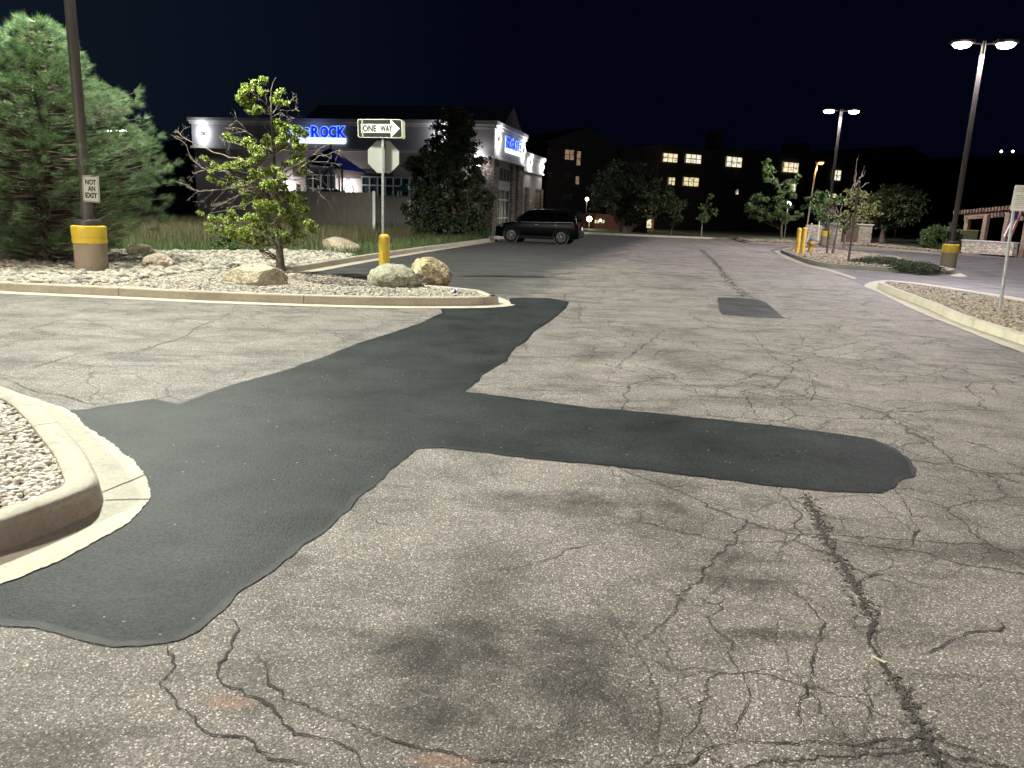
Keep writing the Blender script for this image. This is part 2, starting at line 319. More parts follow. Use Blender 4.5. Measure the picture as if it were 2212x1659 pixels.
M_WHITEP = simple('white_post_paint', (0.75, 0.74, 0.70), 0.6, var=0.06)
M_SAIL = simple('blue_shade_cloth', (0.03, 0.09, 1.0), 0.75, var=0.15)
M_SAIL_SHADED = simple('blue_sail_in_shade', (0.012, 0.035, 0.34), 0.8, var=0.15)  # same blue cloth with the shade painted into a darker colour
M_TEAL = simple('teal_plastic', (0.01, 0.10, 0.11), 0.5)
M_SIGNB = emis('sign_face_blue', (0.004, 0.02, 1.0), 0.85, (0, 0, 0.5))
M_SIGNR = emis('sign_rim_white', (0.30, 0.60, 1.0), 1.3)
M_SIGNW = emis('sign_panel_white', (0.86, 0.95, 1.0), 1.3)
M_SIGNT = emis('sign_small_letters', (0.03, 0.08, 0.35), 0.35, (0, 0, 0.2))
M_APT = simple('apartment_wall', (0.034, 0.025, 0.025), 0.95, var=0.15, scale=1)
M_APTB = simple('apartment_wall_dark', (0.020, 0.019, 0.025), 0.95, var=0.15, scale=1)
M_DIMW = simple('unlit_pane', (0.055, 0.055, 0.065), 0.3, var=0.2)
M_WOOD = simple('cedar_wood', (0.20, 0.135, 0.10), 0.8, var=0.3, scale=7, bmp=0.2)
M_WOODG = simple('weathered_gate_wood', (0.12, 0.085, 0.07), 0.85, var=0.35, scale=7)
M_BOXG = simple('utility_green', (0.10, 0.13, 0.07), 0.6)
M_CAR = simple('black_car_paint', (0.002, 0.002, 0.003), 0.3, 0.0, 0.1, 2); MATS['black_car_paint'].node_tree.nodes['Principled BSDF'].inputs['Specular IOR Level'].default_value = 0.04
M_TRIM = simple('black_trim_plastic', (0.008, 0.008, 0.008), 0.7, spec=0.1)
M_TYRE = simple('tyre_rubber', (0.009, 0.009, 0.009), 0.85, spec=0.12)
M_RIM = simple('alloy_rim', (0.16, 0.16, 0.17), 0.4, 0.7)
M_CARG = simple('car_window_glass', (0.001, 0.001, 0.002), 0.08, spec=0.2)
M_CHROME = simple('chrome_trim', (0.6, 0.6, 0.6), 0.2, 0.9)
M_TAIL = simple('tail_lamp_red', (0.09, 0.008, 0.01), 0.3)
M_HLAMP = simple('headlamp_glass', (0.12, 0.12, 0.13), 0.1)
M_HYD = simple('hydrant_paint', (0.48, 0.27, 0.04), 0.5, var=0.2, scale=9)
M_BLUEP = simple('blue_cap_paint', (0.03, 0.05, 0.30), 0.5)
M_CUP = simple('paper_cup_white', (0.75, 0.76, 0.85), 0.6); M_CUPB = simple('paper_cup_blue', (0.03, 0.04, 0.13), 0.5)
M_ORANGE = simple('orange_marking_paint', (0.24, 0.125, 0.075), 0.8, var=0.5, scale=30)

# ------------------------------------------------------------------ geometry helpers
class MB:
    def __init__(s): s.v = []; s.f = []
    def add(s, vs, fs):
        o = len(s.v); s.v += [tuple(p) for p in vs]; s.f += [tuple(i+o for i in f) for f in fs]; return s
    def box(s, c, size, M=None, bev=0.0):
        hx, hy, hz = size[0]/2, size[1]/2, size[2]/2; c = Vector(c)
        if bev > 0 and min(hx, hy, hz) > bev*1.5:
            bm = bmesh.new(); bmesh.ops.create_cube(bm, size=1.0)
            for v in bm.verts: v.co = Vector((v.co.x*size[0], v.co.y*size[1], v.co.z*size[2]))
            bmesh.ops.bevel(bm, geom=list(bm.edges), offset=bev, segments=2, affect='EDGES', profile=0.6)
            bm.verts.index_update()
            vs = [(M @ v.co if M is not None else v.co) + c for v in bm.verts]; fs = [[v.index for v in f.verts] for f in bm.faces]
            bm.free(); return s.add(vs, fs)
        vs = [Vector((x, y, z)) for x in (-hx, hx) for y in (-hy, hy) for z in (-hz, hz)]
        if M is not None: vs = [M @ v for v in vs]
        return s.add([v+c for v in vs], [(0, 1, 3, 2), (4, 6, 7, 5), (0, 4, 5, 1), (2, 3, 7, 6), (0, 2, 6, 4), (1, 5, 7, 3)])
    def tube(s, pts, rad, n=8, cap=True):
        pts = [Vector(p) for p in pts]; m = len(pts)
        if not hasattr(rad, '__len__'): rad = [rad]*m
        vs = []; ref = None
        for i, p in enumerate(pts):
            d = (pts[min(i+1, m-1)] - pts[max(i-1, 0)])
            if d.length < 1e-9: d = Vector((0, 0, 1))
            d.normalize()
            if ref is None: ref = Vector((1, 0, 0)) if abs(d.x) < 0.9 else Vector((0, 1, 0))
            a = d.cross(ref).normalized(); b = d.cross(a).normalized(); ref = -b if False else ref
            for k in range(n):
                t = 2*math.pi*k/n; vs.append(p + (a*math.cos(t) + b*math.sin(t))*rad[i])
        fs = [(i*n+k, i*n+(k+1) % n, (i+1)*n+(k+1) % n, (i+1)*n+k) for i in range(m-1) for k in range(n)]
        if cap: fs += [tuple(range(n))[::-1], tuple((m-1)*n+k for k in range(n))]
        return s.add(vs, fs)
    def lathe(s, c, prof, n=24, axis=None):
        c = Vector(c); Mx = axis or Matrix.Identity(3); vs = []
        for r, z in prof:
            for k in range(n):
                t = 2*math.pi*k/n; vs.append(c + Mx @ Vector((r*math.cos(t), r*math.sin(t), z)))
        m = len(prof)
        fs = [(i*n+k, i*n+(k+1) % n, (i+1)*n+(k+1) % n, (i+1)*n+k) for i in range(m-1) for k in range(n)]
        fs += [tuple(range(n))[::-1], tuple((m-1)*n+k for k in range(n))]
        return s.add(vs, fs)
    def poly(s, pts):                                  # filled (concave ok) polygon
        pts = [Vector(p) for p in pts]
        tr = tessellate_polygon([pts]); return s.add(pts, [t if (pts[t[1]]-pts[t[0]]).cross(pts[t[2]]-pts[t[0]]).z >= 0 else t[::-1] for t in tr])
    def slab(s, pts2, o, ux, uz, d0, d1):              # extrude a 2-D outline (in plane o,ux,uz) between depths d0,d1 along the normal
        ux = Vector(ux).normalized(); uz = Vector(uz).normalized(); n = ux.cross(uz)
        a = [Vector(o)+ux*p[0]+uz*p[1]+n*d0 for p in pts2]; b = [Vector(o)+ux*p[0]+uz*p[1]+n*d1 for p in pts2]
        k = len(pts2); tr = tessellate_polygon([[Vector((p[0], p[1], 0)) for p in pts2]])
        fs = [tuple(t) for t in tr] + [tuple(i+k for i in t[::-1]) for t in tr] + [(i, (i+1) % k, k+(i+1) % k, k+i) for i in range(k)]
        return s.add(a+b, fs)

def mesh_np(name, v, f, mat, smooth=False):
    me = bpy.data.meshes.new(name)
    v = np.asarray(v, dtype=np.float32); f = np.asarray(f, dtype=np.int32)
    me.vertices.add(len(v)); me.vertices.foreach_set('co', v.ravel())
    k = f.shape[1]; me.loops.add(f.size); me.loops.foreach_set('vertex_index', f.ravel())
    me.polygons.add(len(f)); me.polygons.foreach_set('loop_start', np.arange(0, f.size, k, dtype=np.int32))
    me.polygons.foreach_set('loop_total', np.full(len(f), k, dtype=np.int32))
    me.polygons.foreach_set('use_smooth', np.full(len(f), smooth)); me.update(calc_edges=True)
    me.materials.append(mat); return me

def link(name, me, parent=None, loc=None):
    o = bpy.data.objects.new(name, me); COL.objects.link(o)
    if parent is not None: o.parent = parent
    return o
def wloc(p):
    v = Vector((0, 0, 0))
    while p is not None: v += p.location; p = p.parent
    return v
def obj(name, mb, mat, parent=None, smooth=False, fixn=True, loc=None):
    """mb holds world coordinates; the object sits at its parent's origin (or at loc)"""
    base = wloc(parent) if parent is not None else Vector(loc or (0, 0, 0))
    me = bpy.data.meshes.new(name)
    me.from_pydata([(x-base.x, y-base.y, z-base.z) for x, y, z in mb.v], [], mb.f); me.update()
    if fixn:
        bm = bmesh.new(); bm.from_mesh(me); bmesh.ops.recalc_face_normals(bm, faces=bm.faces); bm.to_mesh(me); bm.free()
    me.materials.append(mat)
    if smooth:
        me.polygons.foreach_set('use_smooth', [True]*len(me.polygons))
        try: me.set_sharp_from_angle(angle=R(40))
        except Exception: pass
    o = link(name, me, parent)
    if parent is None: o.location = base
    return o
def objnp(name, v, f, mat, parent=None, smooth=False):
    base = wloc(parent) if parent is not None else Vector((0, 0, 0))
    return link(name, mesh_np(name, np.asarray(v)-np.array(base), f, mat, smooth), parent)
def tag(o, label=None, cat=None, group=None, kind=None):
    if label: o['label'] = label
    if cat: o['category'] = cat
    if group: o['group'] = group
    if kind: o['kind'] = kind
    return o
def thing(name, loc, label, cat, group=None):
    o = bpy.data.objects.new(name, None); o.location = loc; o.empty_display_size = 0.2; COL.objects.link(o)
    return tag(o, label, cat, group)
def struct(name, mb, mat, label=None, smooth=False):
    o = obj(name, mb, mat, None, smooth); return tag(o, label, None, None, 'structure')
def light(name, kind, loc, energy, col, parent=None, size=0.2, spot=None, aim=None, blend=0.6):
    l = bpy.data.lights.new(name, kind); l.energy = energy; l.color = col
    if kind in ('POINT', 'SPOT'): l.shadow_soft_size = size
    if kind == 'SPOT': l.spot_size = R(spot or 150); l.spot_blend = blend
    o = bpy.data.objects.new(name, l); COL.objects.link(o)
    base = wloc(parent) if parent is not None else Vector((0, 0, 0))
    o.parent = parent; o.location = Vector(loc)-base
    if aim is not None: o.rotation_euler = Vector(aim).to_track_quat('-Z', 'Y').to_euler()
    return o

def smooth_line(pts, step=0.15, closed=False):
    P = [Vector(p) for p in pts]; out = []
    n = len(P); rngi = range(n if closed else n-1)
    for i in rngi:
        p0 = P[(i-1) % n] if closed or i > 0 else P[i]*2-P[i+1]; p1 = P[i]; p2 = P[(i+1) % n]
        p3 = P[(i+2) % n] if closed or i+2 < n else p2*2-p1
        # centripetal-like damping on uneven spacing
        l = (p2-p1).length; m1 = (p2-p0)/max(((p1-p0).length+l), 1e-6)*l; m2 = (p3-p1)/max((l+(p3-p2).length), 1e-6)*l
        k = max(1, int(l/step))
        for j in range(k):
            t = j/k; t2 = t*t; t3 = t2*t
            out.append((2*t3-3*t2+1)*p1 + (t3-2*t2+t)*m1 + (-2*t3+3*t2)*p2 + (t3-t2)*m2)
    if not closed: out.append(P[-1])
    return out
def offset(line, d, z=None):                          # shift to the left of travel
    o = []
    for i, p in enumerate(line):
        t = (line[min(i+1, len(line)-1)] - line[max(i-1, 0)]); t.z = 0; t.normalize()
        q = p + Vector((-t.y, t.x, 0))*d
        if z is not None: q.z = z
        o.append(q)
    return o
def rag(line, amp, freq, seed=0.0):                   # uneven broken edge
    return [p + Vector((mnoise.noise(Vector((p.x*freq+seed, p.y*freq, 1.7)))*amp + mnoise.noise(Vector((p.x*freq*4+seed, p.y*freq*4, 5.1)))*amp*0.5,
                        mnoise.noise(Vector((p.x*freq, p.y*freq+seed, 7.7)))*amp + mnoise.noise(Vector((p.x*freq*4, p.y*freq*4+seed, 9.3)))*amp*0.5, 0)) for p in line]
def kerb_mesh(line, h=0.15, wid=0.17, seg=3.0, gap=0.010, z0=-0.03):
    mb = MB(); prof = [(0, z0), (0.022, h-0.030), (0.030, h-0.012), (0.048, h), (wid-0.02, h), (wid, h-0.012), (wid, z0)]
    acc = 0; cur = [line[0]]; segs = []
    for a, b in zip(line, line[1:]):
        acc += (b-a).length; cur.append(b)
        if acc > seg: segs.append(cur); cur = [b]; acc = 0
    if len(cur) > 1: segs.append(cur)
    idx = 0
    for s_ in segs:
        e = idx+len(s_)-1
        rows = []
        for d, z in prof:
            o = offset(line, d)[idx:e+1] if True else None
            rows.append([Vector((q.x, q.y, z)) for q in o])
        for r_ in rows:
            if len(r_) > 1:
                r_[0] = r_[0] + (r_[1]-r_[0]).normalized()*gap*0.5; r_[-1] = r_[-1] + (r_[-2]-r_[-1]).normalized()*gap*0.5
        m = len(rows[0]); k = len(prof); vs = [rows[j][i] for i in range(m) for j in range(k)]
        fs = [(i*k+j, i*k+j+1, (i+1)*k+j+1, (i+1)*k+j) for i in range(m-1) for j in range(k-1)]
        fs += [tuple(range(k))[::-1], tuple((m-1)*k+j for j in range(k))]
        mb.add(vs, fs); idx = e
    return mb

def inpoly(pts, poly):
    x, y = pts[:, 0], pts[:, 1]; c = np.zeros(len(x), bool); n = len(poly)
    for i in range(n):
        x1, y1 = poly[i][0], poly[i][1]; x2, y2 = poly[(i+1) % n][0], poly[(i+1) % n][1]
        if y1 == y2: continue
        cond = ((y1 > y) != (y2 > y)) & (x < (x2-x1)*(y-y1)/(y2-y1)+x1); c ^= cond
    return c
def sample_poly(poly, n):
    p = np.array([(q[0], q[1]) for q in poly]); lo, hi = p.min(0), p.max(0); out = np.zeros((0, 2))
    for _ in range(60):
        s = rng.uniform(lo, hi, (n*2, 2)); out = np.vstack([out, s[inpoly(s, p)]])
        if len(out) >= n: break
    return out[:n]
def ico(sub):
    bm = bmesh.new(); bmesh.ops.create_icosphere(bm, subdivisions=sub, radius=1.0)
    v = np.array([p.co[:] for p in bm.verts]); f = np.array([[q.index for q in fc.verts] for fc in bm.faces]); bm.free(); return v, f
ICO = {1: ico(1), 2: ico(2)}
def pebbles(xy, z, rmin, rmax, sub=2, flat=0.55, embed=0.25):
    bv, bf = ICO[sub]; n = len(xy); nv = len(bv)
    r = rng.uniform(rmin, rmax, n)[:, None]; s = np.hstack([rng.uniform(0.75, 1.35, (n, 1)), rng.uniform(0.65, 1.0, (n, 1)), rng.uniform(flat*0.8, flat*1.25, (n, 1))])*r
    v = bv[None]*(1+rng.normal(0, 0.07, (n, nv, 1)))*s[:, None, :]
    tx = rng.normal(0, 0.3, n); c, si = np.cos(tx), np.sin(tx)
    y = v[..., 1]*c[:, None]-v[..., 2]*si[:, None]; zz = v[..., 1]*si[:, None]+v[..., 2]*c[:, None]; v = np.stack([v[..., 0], y, zz], -1)
    a = rng.uniform(0, 2*np.pi, n); c, si = np.cos(a), np.sin(a)
    x2 = v[..., 0]*c[:, None]-v[..., 1]*si[:, None]; y2 = v[..., 0]*si[:, None]+v[..., 1]*c[:, None]; v = np.stack([x2, y2, v[..., 2]], -1)
    zc = (z if hasattr(z, '__len__') else np.full(n, z)) + s[:, 2]*(1-2*embed) + rng.uniform(0, 0.5, n)*s[:, 2]
    v += np.concatenate([xy, zc[:, None]], 1)[:, None, :]
    f = (bf[None]+(np.arange(n)*nv)[:, None, None]).reshape(-1, 3)
    return v.reshape(-1, 3), f
def blades(xy, z, hmin, hmax, w=0.006, lean=0.35):
    n = len(xy); h = rng.uniform(hmin, hmax, n); a = rng.uniform(0, 2*np.pi, n); d = np.stack([np.cos(a), np.sin(a)], 1)
    la = rng.uniform(0, 2*np.pi, n); ld = np.stack([np.cos(la), np.sin(la)], 1)*(np.abs(rng.normal(0, lean, n))*h)[:, None]
    ww = w*rng.uniform(0.6, 1.4, n)[:, None]; b = np.concatenate([xy, np.full((n, 1), z)], 1)
    def pt(t, side, wf): return b + np.concatenate([ld*(t**2)+side*d*ww*wf, (h*t)[:, None]], 1)
    V = np.stack([pt(0, -1, 1), pt(0, 1, 1), pt(0.55, 1, .75), pt(0.55, -1, .75), pt(1.0, 0, 0)], 1).reshape(-1, 3)
    o = np.arange(n)[:, None]*5
    F = np.concatenate([o+np.array([[0, 1, 2]]), o+np.array([[0, 2, 3]]), o+np.array([[3, 2, 4]])], 0)
    return V, F
def leaves(centres, radii, n_each, size, flat=1.0, shell=0.35):
    """leaf-sized folded quads spread through ellipsoids"""
    V = []; F = []; k = 0
    for c, r, n in zip(centres, radii, n_each):
        n = max(3, int(n)); u = rng.normal(0, 1, (n, 3)); u /= np.linalg.norm(u, axis=1)[:, None]
        u *= (shell + (1-shell)*rng.uniform(0, 1, (n, 1)))**0.6 * rng.uniform(0.55, 1.12, (n, 1))
        p = np.array(c)[None] + u*np.array(r)[None]
        d = rng.normal(0, 1, (n, 3)); d[:, 2] -= 0.35; d /= np.linalg.norm(d, axis=1)[:, None]
        e = np.cross(d, rng.normal(0, 1, (n, 3))); e /= np.linalg.norm(e, axis=1)[:, None]; nn = np.cross(d, e)
        s = size*rng.uniform(0.6, 1.35, (n, 1))
        q = np.stack([p, p+d*s*0.5+e*s*0.28+nn*s*0.07, p+d*s, p+d*s*0.5-e*s*0.28+nn*s*0.07], 1)
        V.append(q.reshape(-1, 3)); o = (np.arange(n)*4)[:, None]+k
        F.append(np.concatenate([o+np.array([[0, 1, 2]]), o+np.array([[0, 2, 3]])], 0)); k += n*4
    return np.vstack(V), np.vstack(F)
def branchy(mb, p0, p1, r0, r1, wig=0.06, n=6, sides=6):
    p0 = Vector(p0); p1 = Vector(p1); l = (p1-p0).length; pts = []; rr = []
    sd = random.random()*50
    for i in range(n+1):
        t = i/n; q = p0.lerp(p1, t)
        if 0 < i < n: q += Vector((mnoise.noise(Vector((sd, t*3, 0))), mnoise.noise(Vector((sd, t*3, 9))), mnoise.noise(Vector((sd, t*3, 18)))))*wig*l*2
        pts.append(q); rr.append(r0+(r1-r0)*t)
    mb.tube(pts, rr, sides); return pts
def text_mesh(txt, font_w=1.0, bold=0.0, extrude=0.0, spacing=1.0, resol=4):
    cu = bpy.data.curves.new('t', 'FONT'); cu.body = txt; cu.size = 1.0; cu.offset = bold; cu.extrude = extrude; cu.space_character = spacing; cu.resolution_u = resol
    o = bpy.data.objects.new('t', cu); COL.objects.link(o); dg = bpy.context.evaluated_depsgraph_get(); dg.update()
    me = bpy.data.meshes.new_from_object(o.evaluated_get(dg)); v = [p.co.copy() for p in me.vertices]; f = [tuple(p.vertices) for p in me.polygons]
    bpy.data.objects.remove(o); bpy.data.curves.remove(cu); bpy.data.meshes.remove(me)
    return v, f
def put_text(mb, txt, o, ux, uz, width, height, bold=0.0, extrude=0.0, spacing=1.0, capital=True):
    """text scaled to fill a width x height box whose lower-left corner is o"""
    v, f = text_mesh(txt, 1, bold, extrude, spacing); xs = [p.x for p in v]; ys = [p.y for p in v]
    x0, x1, y0, y1 = min(xs), max(xs), min(ys), max(ys); ux = Vector(ux).normalized(); uz = Vector(uz).normalized(); n = ux.cross(uz)
    mb.add([Vector(o)+ux*((p.x-x0)/(x1-x0)*width)+uz*((p.y-y0)/(y1-y0)*height)+n*p.z for p in v], f)
def rrect(wd, ht, r, n=5):
    pts = []
    for cx, cy, a0 in ((wd/2-r, ht/2-r, 0), (-wd/2+r, ht/2-r, 90), (-wd/2+r, -ht/2+r, 180), (wd/2-r, -ht/2+r, 270)):
        for i in range(n+1):
            a = R(a0+90*i/n); pts.append((cx+r*math.cos(a), cy+r*math.sin(a)))
    return pts

# ------------------------------------------------------------------ ground surfaces
gm = MB(); gm.add([(-1200, -60, 0), (1200, -60, 0), (1200, 1500, 0), (-1200, 1500, 0)], [(0, 1, 2, 3)])
struct('parking_lot_asphalt', gm, M_ASPH, 'grey weathered cracked asphalt of the parking lot')

# one kerb line: island front, nose, island back, verge, far lawn, gravel strip (interior on the left of travel)
front = [G(-420, 600), G(-200, 613), G(0, 629), G(235, 640), G(503, 652), G(808, 661), G(1000, 661.5), G(1066, 659)]
nose = [G(1078, 656)]
back = [G(x, y, 0.15) for x, y in ((1072, 639), (1058, 632.5), (1038, 626), (1010, 622.5), (961, 618), (803, 606), (700, 596.5), (648, 592.5))]
for p in back: p.z = 0
verge = [G(632, 590.5), G(672, 583), G(750, 569), G(905, 544), G(1000, 530), G(1058, 521.5)]
bay = [G(1072, 516), G(1130, 515), G(1190, 514), G(1225, 509), G(1262, 505.5), G(1330, 508.5), G(1413, 512), G(1585, 518.5)]
far = [G(1613, 525), G(1693, 528), G(1787, 532), G(1857, 535), G(1952, 542), G(2010, 547), G(2075, 549.5), G(2160, 553), G(2320, 562), G(2700, 590)]
K1 = smooth_line(front[:-1]+[front[-1]]+nose+back, 0.16)
K2 = smooth_line([back[-1]]+verge, 0.2); K3 = smooth_line([verge[-1]]+bay, 0.5); K4 = smooth_line([bay[-1]]+far, 0.6)
struct('island_kerb', kerb_mesh(K1, seg=3.05), M_CONC, 'tan concrete kerb around the boulder bed', True)
struct('verge_kerb', kerb_mesh(K2, seg=3.0), M_CONC, 'pale kerb running from the tree towards the parked car', True)
struct('far_kerb', kerb_mesh(K3, seg=3.0), M_CONC, 'low kerb at the far end of the lot', True)
struct('strip_kerb', kerb_mesh(K4, seg=4.0, h=0.10), M_CONCD, 'kerb along the gravel strip', True)
def gutter(line, wid, z=0.008, amp=0.012):
    fine = smooth_line(line, 0.06) if len(line) < 400 else line
    a = rag(offset(fine, -wid), amp, 3.0); b = offset(fine, 0.03)
    mb = MB(); n = len(fine); vs = [Vector((p.x, p.y, z)) for p in a]+[Vector((p.x, p.y, z)) for p in b]
    mb.add(vs, [(i, i+1, n+i+1, n+i) for i in range(n-1)]); return mb
kf = smooth_line(front+nose, 0.12)
struct('island_gutter', gutter(kf, 0.30), M_GUT, 'pale concrete gutter in front of the boulder bed')
tip = MB(); tip.poly([G(*p, 0.010) for p in ((1060, 662.5), (1072, 661), (1095, 658.5), (1104, 655.5), (1100, 650.5), (1085, 644), (1070, 640), (1055, 650))])
struct('gutter_tip', tip, M_GUT, 'gutter slab at the nose of the boulder bed')
struct('verge_gutter', gutter(K2, 0.34), M_CONC, 'gutter along the verge kerb')
struct('far_gutter', gutter(K3, 0.4), M_CONC, 'gutter at the far end of the lot')

# raised verge: everything behind the kerbs
inner = offset(K1, 0.16, 0.09)+offset(K2, 0.16, 0.09)[1:]+offset(K3, 0.16, 0.09)[1:]+offset(K4, 0.16, 0.09)[1:]
vb = MB(); vb.poly(inner+[Vector((200, 70, 0.09)), Vector((600, 400, 0.09)), Vector((-600, 400, 0.09)), Vector((-300, 30, 0.09)), Vector((-60, 16, 0.09))])
struct('verge_soil', vb, M_LAWN, 'dark grass and soil behind the kerbs')
# gravel bed of the main island
cobline = [G(-420, 575, .1), G(150, 547, .1), G(232, 545, .1), G(432, 546, .1), G(560, 544, .1), G(684, 545, .1), G(764, 553, .1)]
i_end = min(range(len(K2)), key=lambda i: (K2[i]-G(772, 566)).length)
bed = offset(K1, 0.15, 0.097)+offset(K2[:i_end], 0.15, 0.097)[1:]+[Vector((p.x, p.y, 0.097)) for p in reversed(cobline)]
bb = MB(); bb.poly(bed); struct('gravel_bed', bb, M_SOILG, 'bedding under the stones of the boulder bed')
splitline = [G(-200, 618, .1), G(250, 615, .1), G(400, 592, .1), G(500, 582, .1), G(640, 588, .1)]
s = sample_poly(bed, 26000); s = s[s[:, 0] > -17]
sl = np.array([(p.x, p.y) for p in splitline])
ysplit = np.interp(s[:, 0], sl[:, 0], sl[:, 1])
cob = s[(s[:, 1] > ysplit)]; cob = cob[:9500]
v, f = pebbles(cob, 0.10, 0.035, 0.095); o = objnp('river_cobbles', v, f, M_COB, smooth=True); tag(o, 'pale rounded river cobbles covering the back of the bed', 'cobbles', None, 'stuff')
fine_poly = [p for p in K1 if True]
s = sample_poly(bed, 60000); ysplit = np.interp(s[:, 0], sl[:, 0], sl[:, 1]); s = s[(s[:, 1] < ysplit+0.25) & (s[:, 0] > -9)]
v, f = pebbles(s[:15000], 0.10, 0.018, 0.046, 1); o = objnp('island_gravel', v, f, M_GRAV); tag(o, 'small mixed gravel around the boulders', 'gravel', None, 'stuff')
mp = [G(*p, .1) for p in ((630, 608), (640, 594), (700, 597), (760, 606), (800, 612), (790, 622), (700, 618))]
s = sample_poly(mp, 1800); v, f = pebbles(s, 0.135, 0.012, 0.04, 1, 0.35); o = objnp('bark_mulch', v, f, M_MULCH); tag(o, 'brown bark and dark chips beside the tree trunk', 'mulch', None, 'stuff')

# near-left island
nk = [G(*p) for p in ((-190, 1255), (-90, 1224), (0, 1198), (90, 1163), (169, 1130), (211, 1108), (227, 1086), (218, 1060), (196, 1018), (163, 979), (121, 932), (75, 895), (0, 866), (-120, 838), (-320, 812))]
NK = smooth_line(nk, 0.05)
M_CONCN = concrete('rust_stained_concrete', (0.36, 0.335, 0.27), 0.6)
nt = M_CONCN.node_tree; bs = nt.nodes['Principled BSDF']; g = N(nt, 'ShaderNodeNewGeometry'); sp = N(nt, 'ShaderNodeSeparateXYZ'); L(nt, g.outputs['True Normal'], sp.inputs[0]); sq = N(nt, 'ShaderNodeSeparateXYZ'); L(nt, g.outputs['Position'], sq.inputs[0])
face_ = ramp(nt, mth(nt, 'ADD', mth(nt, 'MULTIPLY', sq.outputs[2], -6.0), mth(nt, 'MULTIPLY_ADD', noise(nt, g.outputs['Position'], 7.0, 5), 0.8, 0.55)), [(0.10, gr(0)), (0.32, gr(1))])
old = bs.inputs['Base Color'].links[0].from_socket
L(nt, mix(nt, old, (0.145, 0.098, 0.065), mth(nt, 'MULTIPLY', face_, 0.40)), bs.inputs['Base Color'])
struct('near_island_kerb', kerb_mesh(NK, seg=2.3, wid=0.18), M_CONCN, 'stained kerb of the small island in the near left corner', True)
ng = [G(*p, 0.010) for p in ((-200, 1330), (0, 1261), (109, 1219), (181, 1182), (272, 1133), (311, 1094), (322, 1076), (323, 1055), (313, 1024), (293, 1000), (266, 979), (230, 949), (193, 925), (151, 888), (75, 860), (0, 839.6), (-120, 815), (-320, 790))]
NG = rag(rag(smooth_line(ng, 0.015), 0.014, 9), 0.007, 45)
mb = MB(); mb.poly(NG+offset(NK, 0.05, 0.010)[::-1]); struct('near_island_gutter', mb, M_GUT, 'broad pale gutter round the near left island')
for a, b in (((217, 1064), (313, 1025)), ((226, 1080), (323, 1078))):
    p, q = G(*a, 0.0125), G(*b, 0.0125); mb = MB(); ln = smooth_line([p, p.lerp(q, .5)+Vector((.004, .006, 0)), q], 0.02); rr = rag(ln, 0.004, 20)
    n = len(rr); mb.add(offset(rr, 0.004)+offset(rr, -0.004), [(i, i+1, n+i+1, n+i) for i in range(n-1)])
    struct('gutter_joint', mb, M_CRACK, 'dark joint across the near gutter')
nb = offset(NK, 0.17, 0.095); mb = MB(); mb.poly(nb+[Vector((-9, 5, .095)), Vector((-9, 3, .095))]); struct('near_gravel_bed', mb, M_SOILG, 'bedding of the near left island')
s = sample_poly(nb+[Vector((-6, 5.5, 0)), Vector((-6, 3, 0))], 22000); s = s[(s[:, 0] > -4.0)]
v, f = pebbles(s[:11000], 0.10, 0.011, 0.027, 2, 0.6); o = objnp('near_gravel', v, f, M_NEARG, smooth=True); tag(o, 'rounded grey and pink gravel in the near left island', 'gravel', None, 'stuff')

# right-hand islands
rk = [G(x, y, z) for x, y, z in ((2420, 690, .15), (2212, 648, .15), (2093, 628, .15), (1990, 613.5, .15), (1925, 606.5, .15), (1903, 606.5, .15), (1895, 609.5, .15))]
for p in rk: p.z = 0
rk += [G(*p) for p in ((1893.5, 622), (1925, 637), (2002, 668), (2069, 698), (2212, 747), (2420, 812))]
RK = smooth_line(rk, 0.12)
struct('right_island_kerb', kerb_mesh(RK, seg=3.2), M_CONC, 'buff kerb of the gravel island at the right edge', True)
ro = [G(*p, 0.009) for p in ((1886, 608), (1867, 618), (1893, 629), (1974, 669), (2080, 712), (2212, 762), (2420, 829), (2420, 690), (2212, 645), (2093, 626.5), (1990, 611.5), (1925, 605.5))]
mb = MB(); mb.poly(rag(smooth_line(ro, 0.1, True), 0.015, 3)); struct('right_island_gutter', mb, M_CONC, 'gutter slab round the right island')
rb = offset(RK, 0.16, 0.097); mb = MB(); mb.poly(rb); struct('right_gravel_bed', mb, M_SOILG, 'bedding of the right gravel island')
s = sample_poly(rb, 14000); s = s[s[:, 0] < 12]; v, f = pebbles(s[:11000], 0.10, 0.014, 0.045, 1); o = objnp('right_gravel', v, f, M_GRAVW); tag(o, 'coarse tan gravel under the right signpost', 'gravel', None, 'stuff')

fkl = [G(x, y, .12) for x, y in ((2062, 582), (2011, 572), (1928, 554), (1834, 543), (1787, 537.5), (1740, 537), (1700, 537), (1690, 539.5))]
for p in fkl: p.z = 0
fkl += [G(*p) for p in ((1685.5, 545.5), (1705, 554), (1727, 562.5), (1755, 571), (1786, 577.5), (1843, 581.5), (1977, 590), (2045, 593), (2062, 590))]
FK = smooth_line(fkl, 0.25, True); FKc = FK+[FK[0]]
struct('far_island_kerb', kerb_mesh(FKc, seg=4), M_CONCD, 'dark kerb of the planted island by the hydrant', True)
fb = offset(FKc, 0.16, 0.097); mb = MB(); mb.poly(fb[:-1]); struct('far_gravel_bed', mb, M_SOILG, 'bedding of the planted island')
s = sample_poly(fb, 7000); v, f = pebbles(s, 0.10, 0.03, 0.09, 1); o = objnp('far_island_gravel', v, f, M_GRAVW); tag(o, 'grey gravel on the planted island', 'gravel', None, 'stuff')
mb = MB(); mb.poly([G(*p, .006) for p in ((1672, 543), (1680, 541), (1700, 552), (1745, 571), (1800, 583), (1850, 600), (1846, 603), (1790, 586), (1735, 574), (1695, 557))]); struct('island_apron', mb, M_CONCD, 'pale concrete apron beside the planted island')
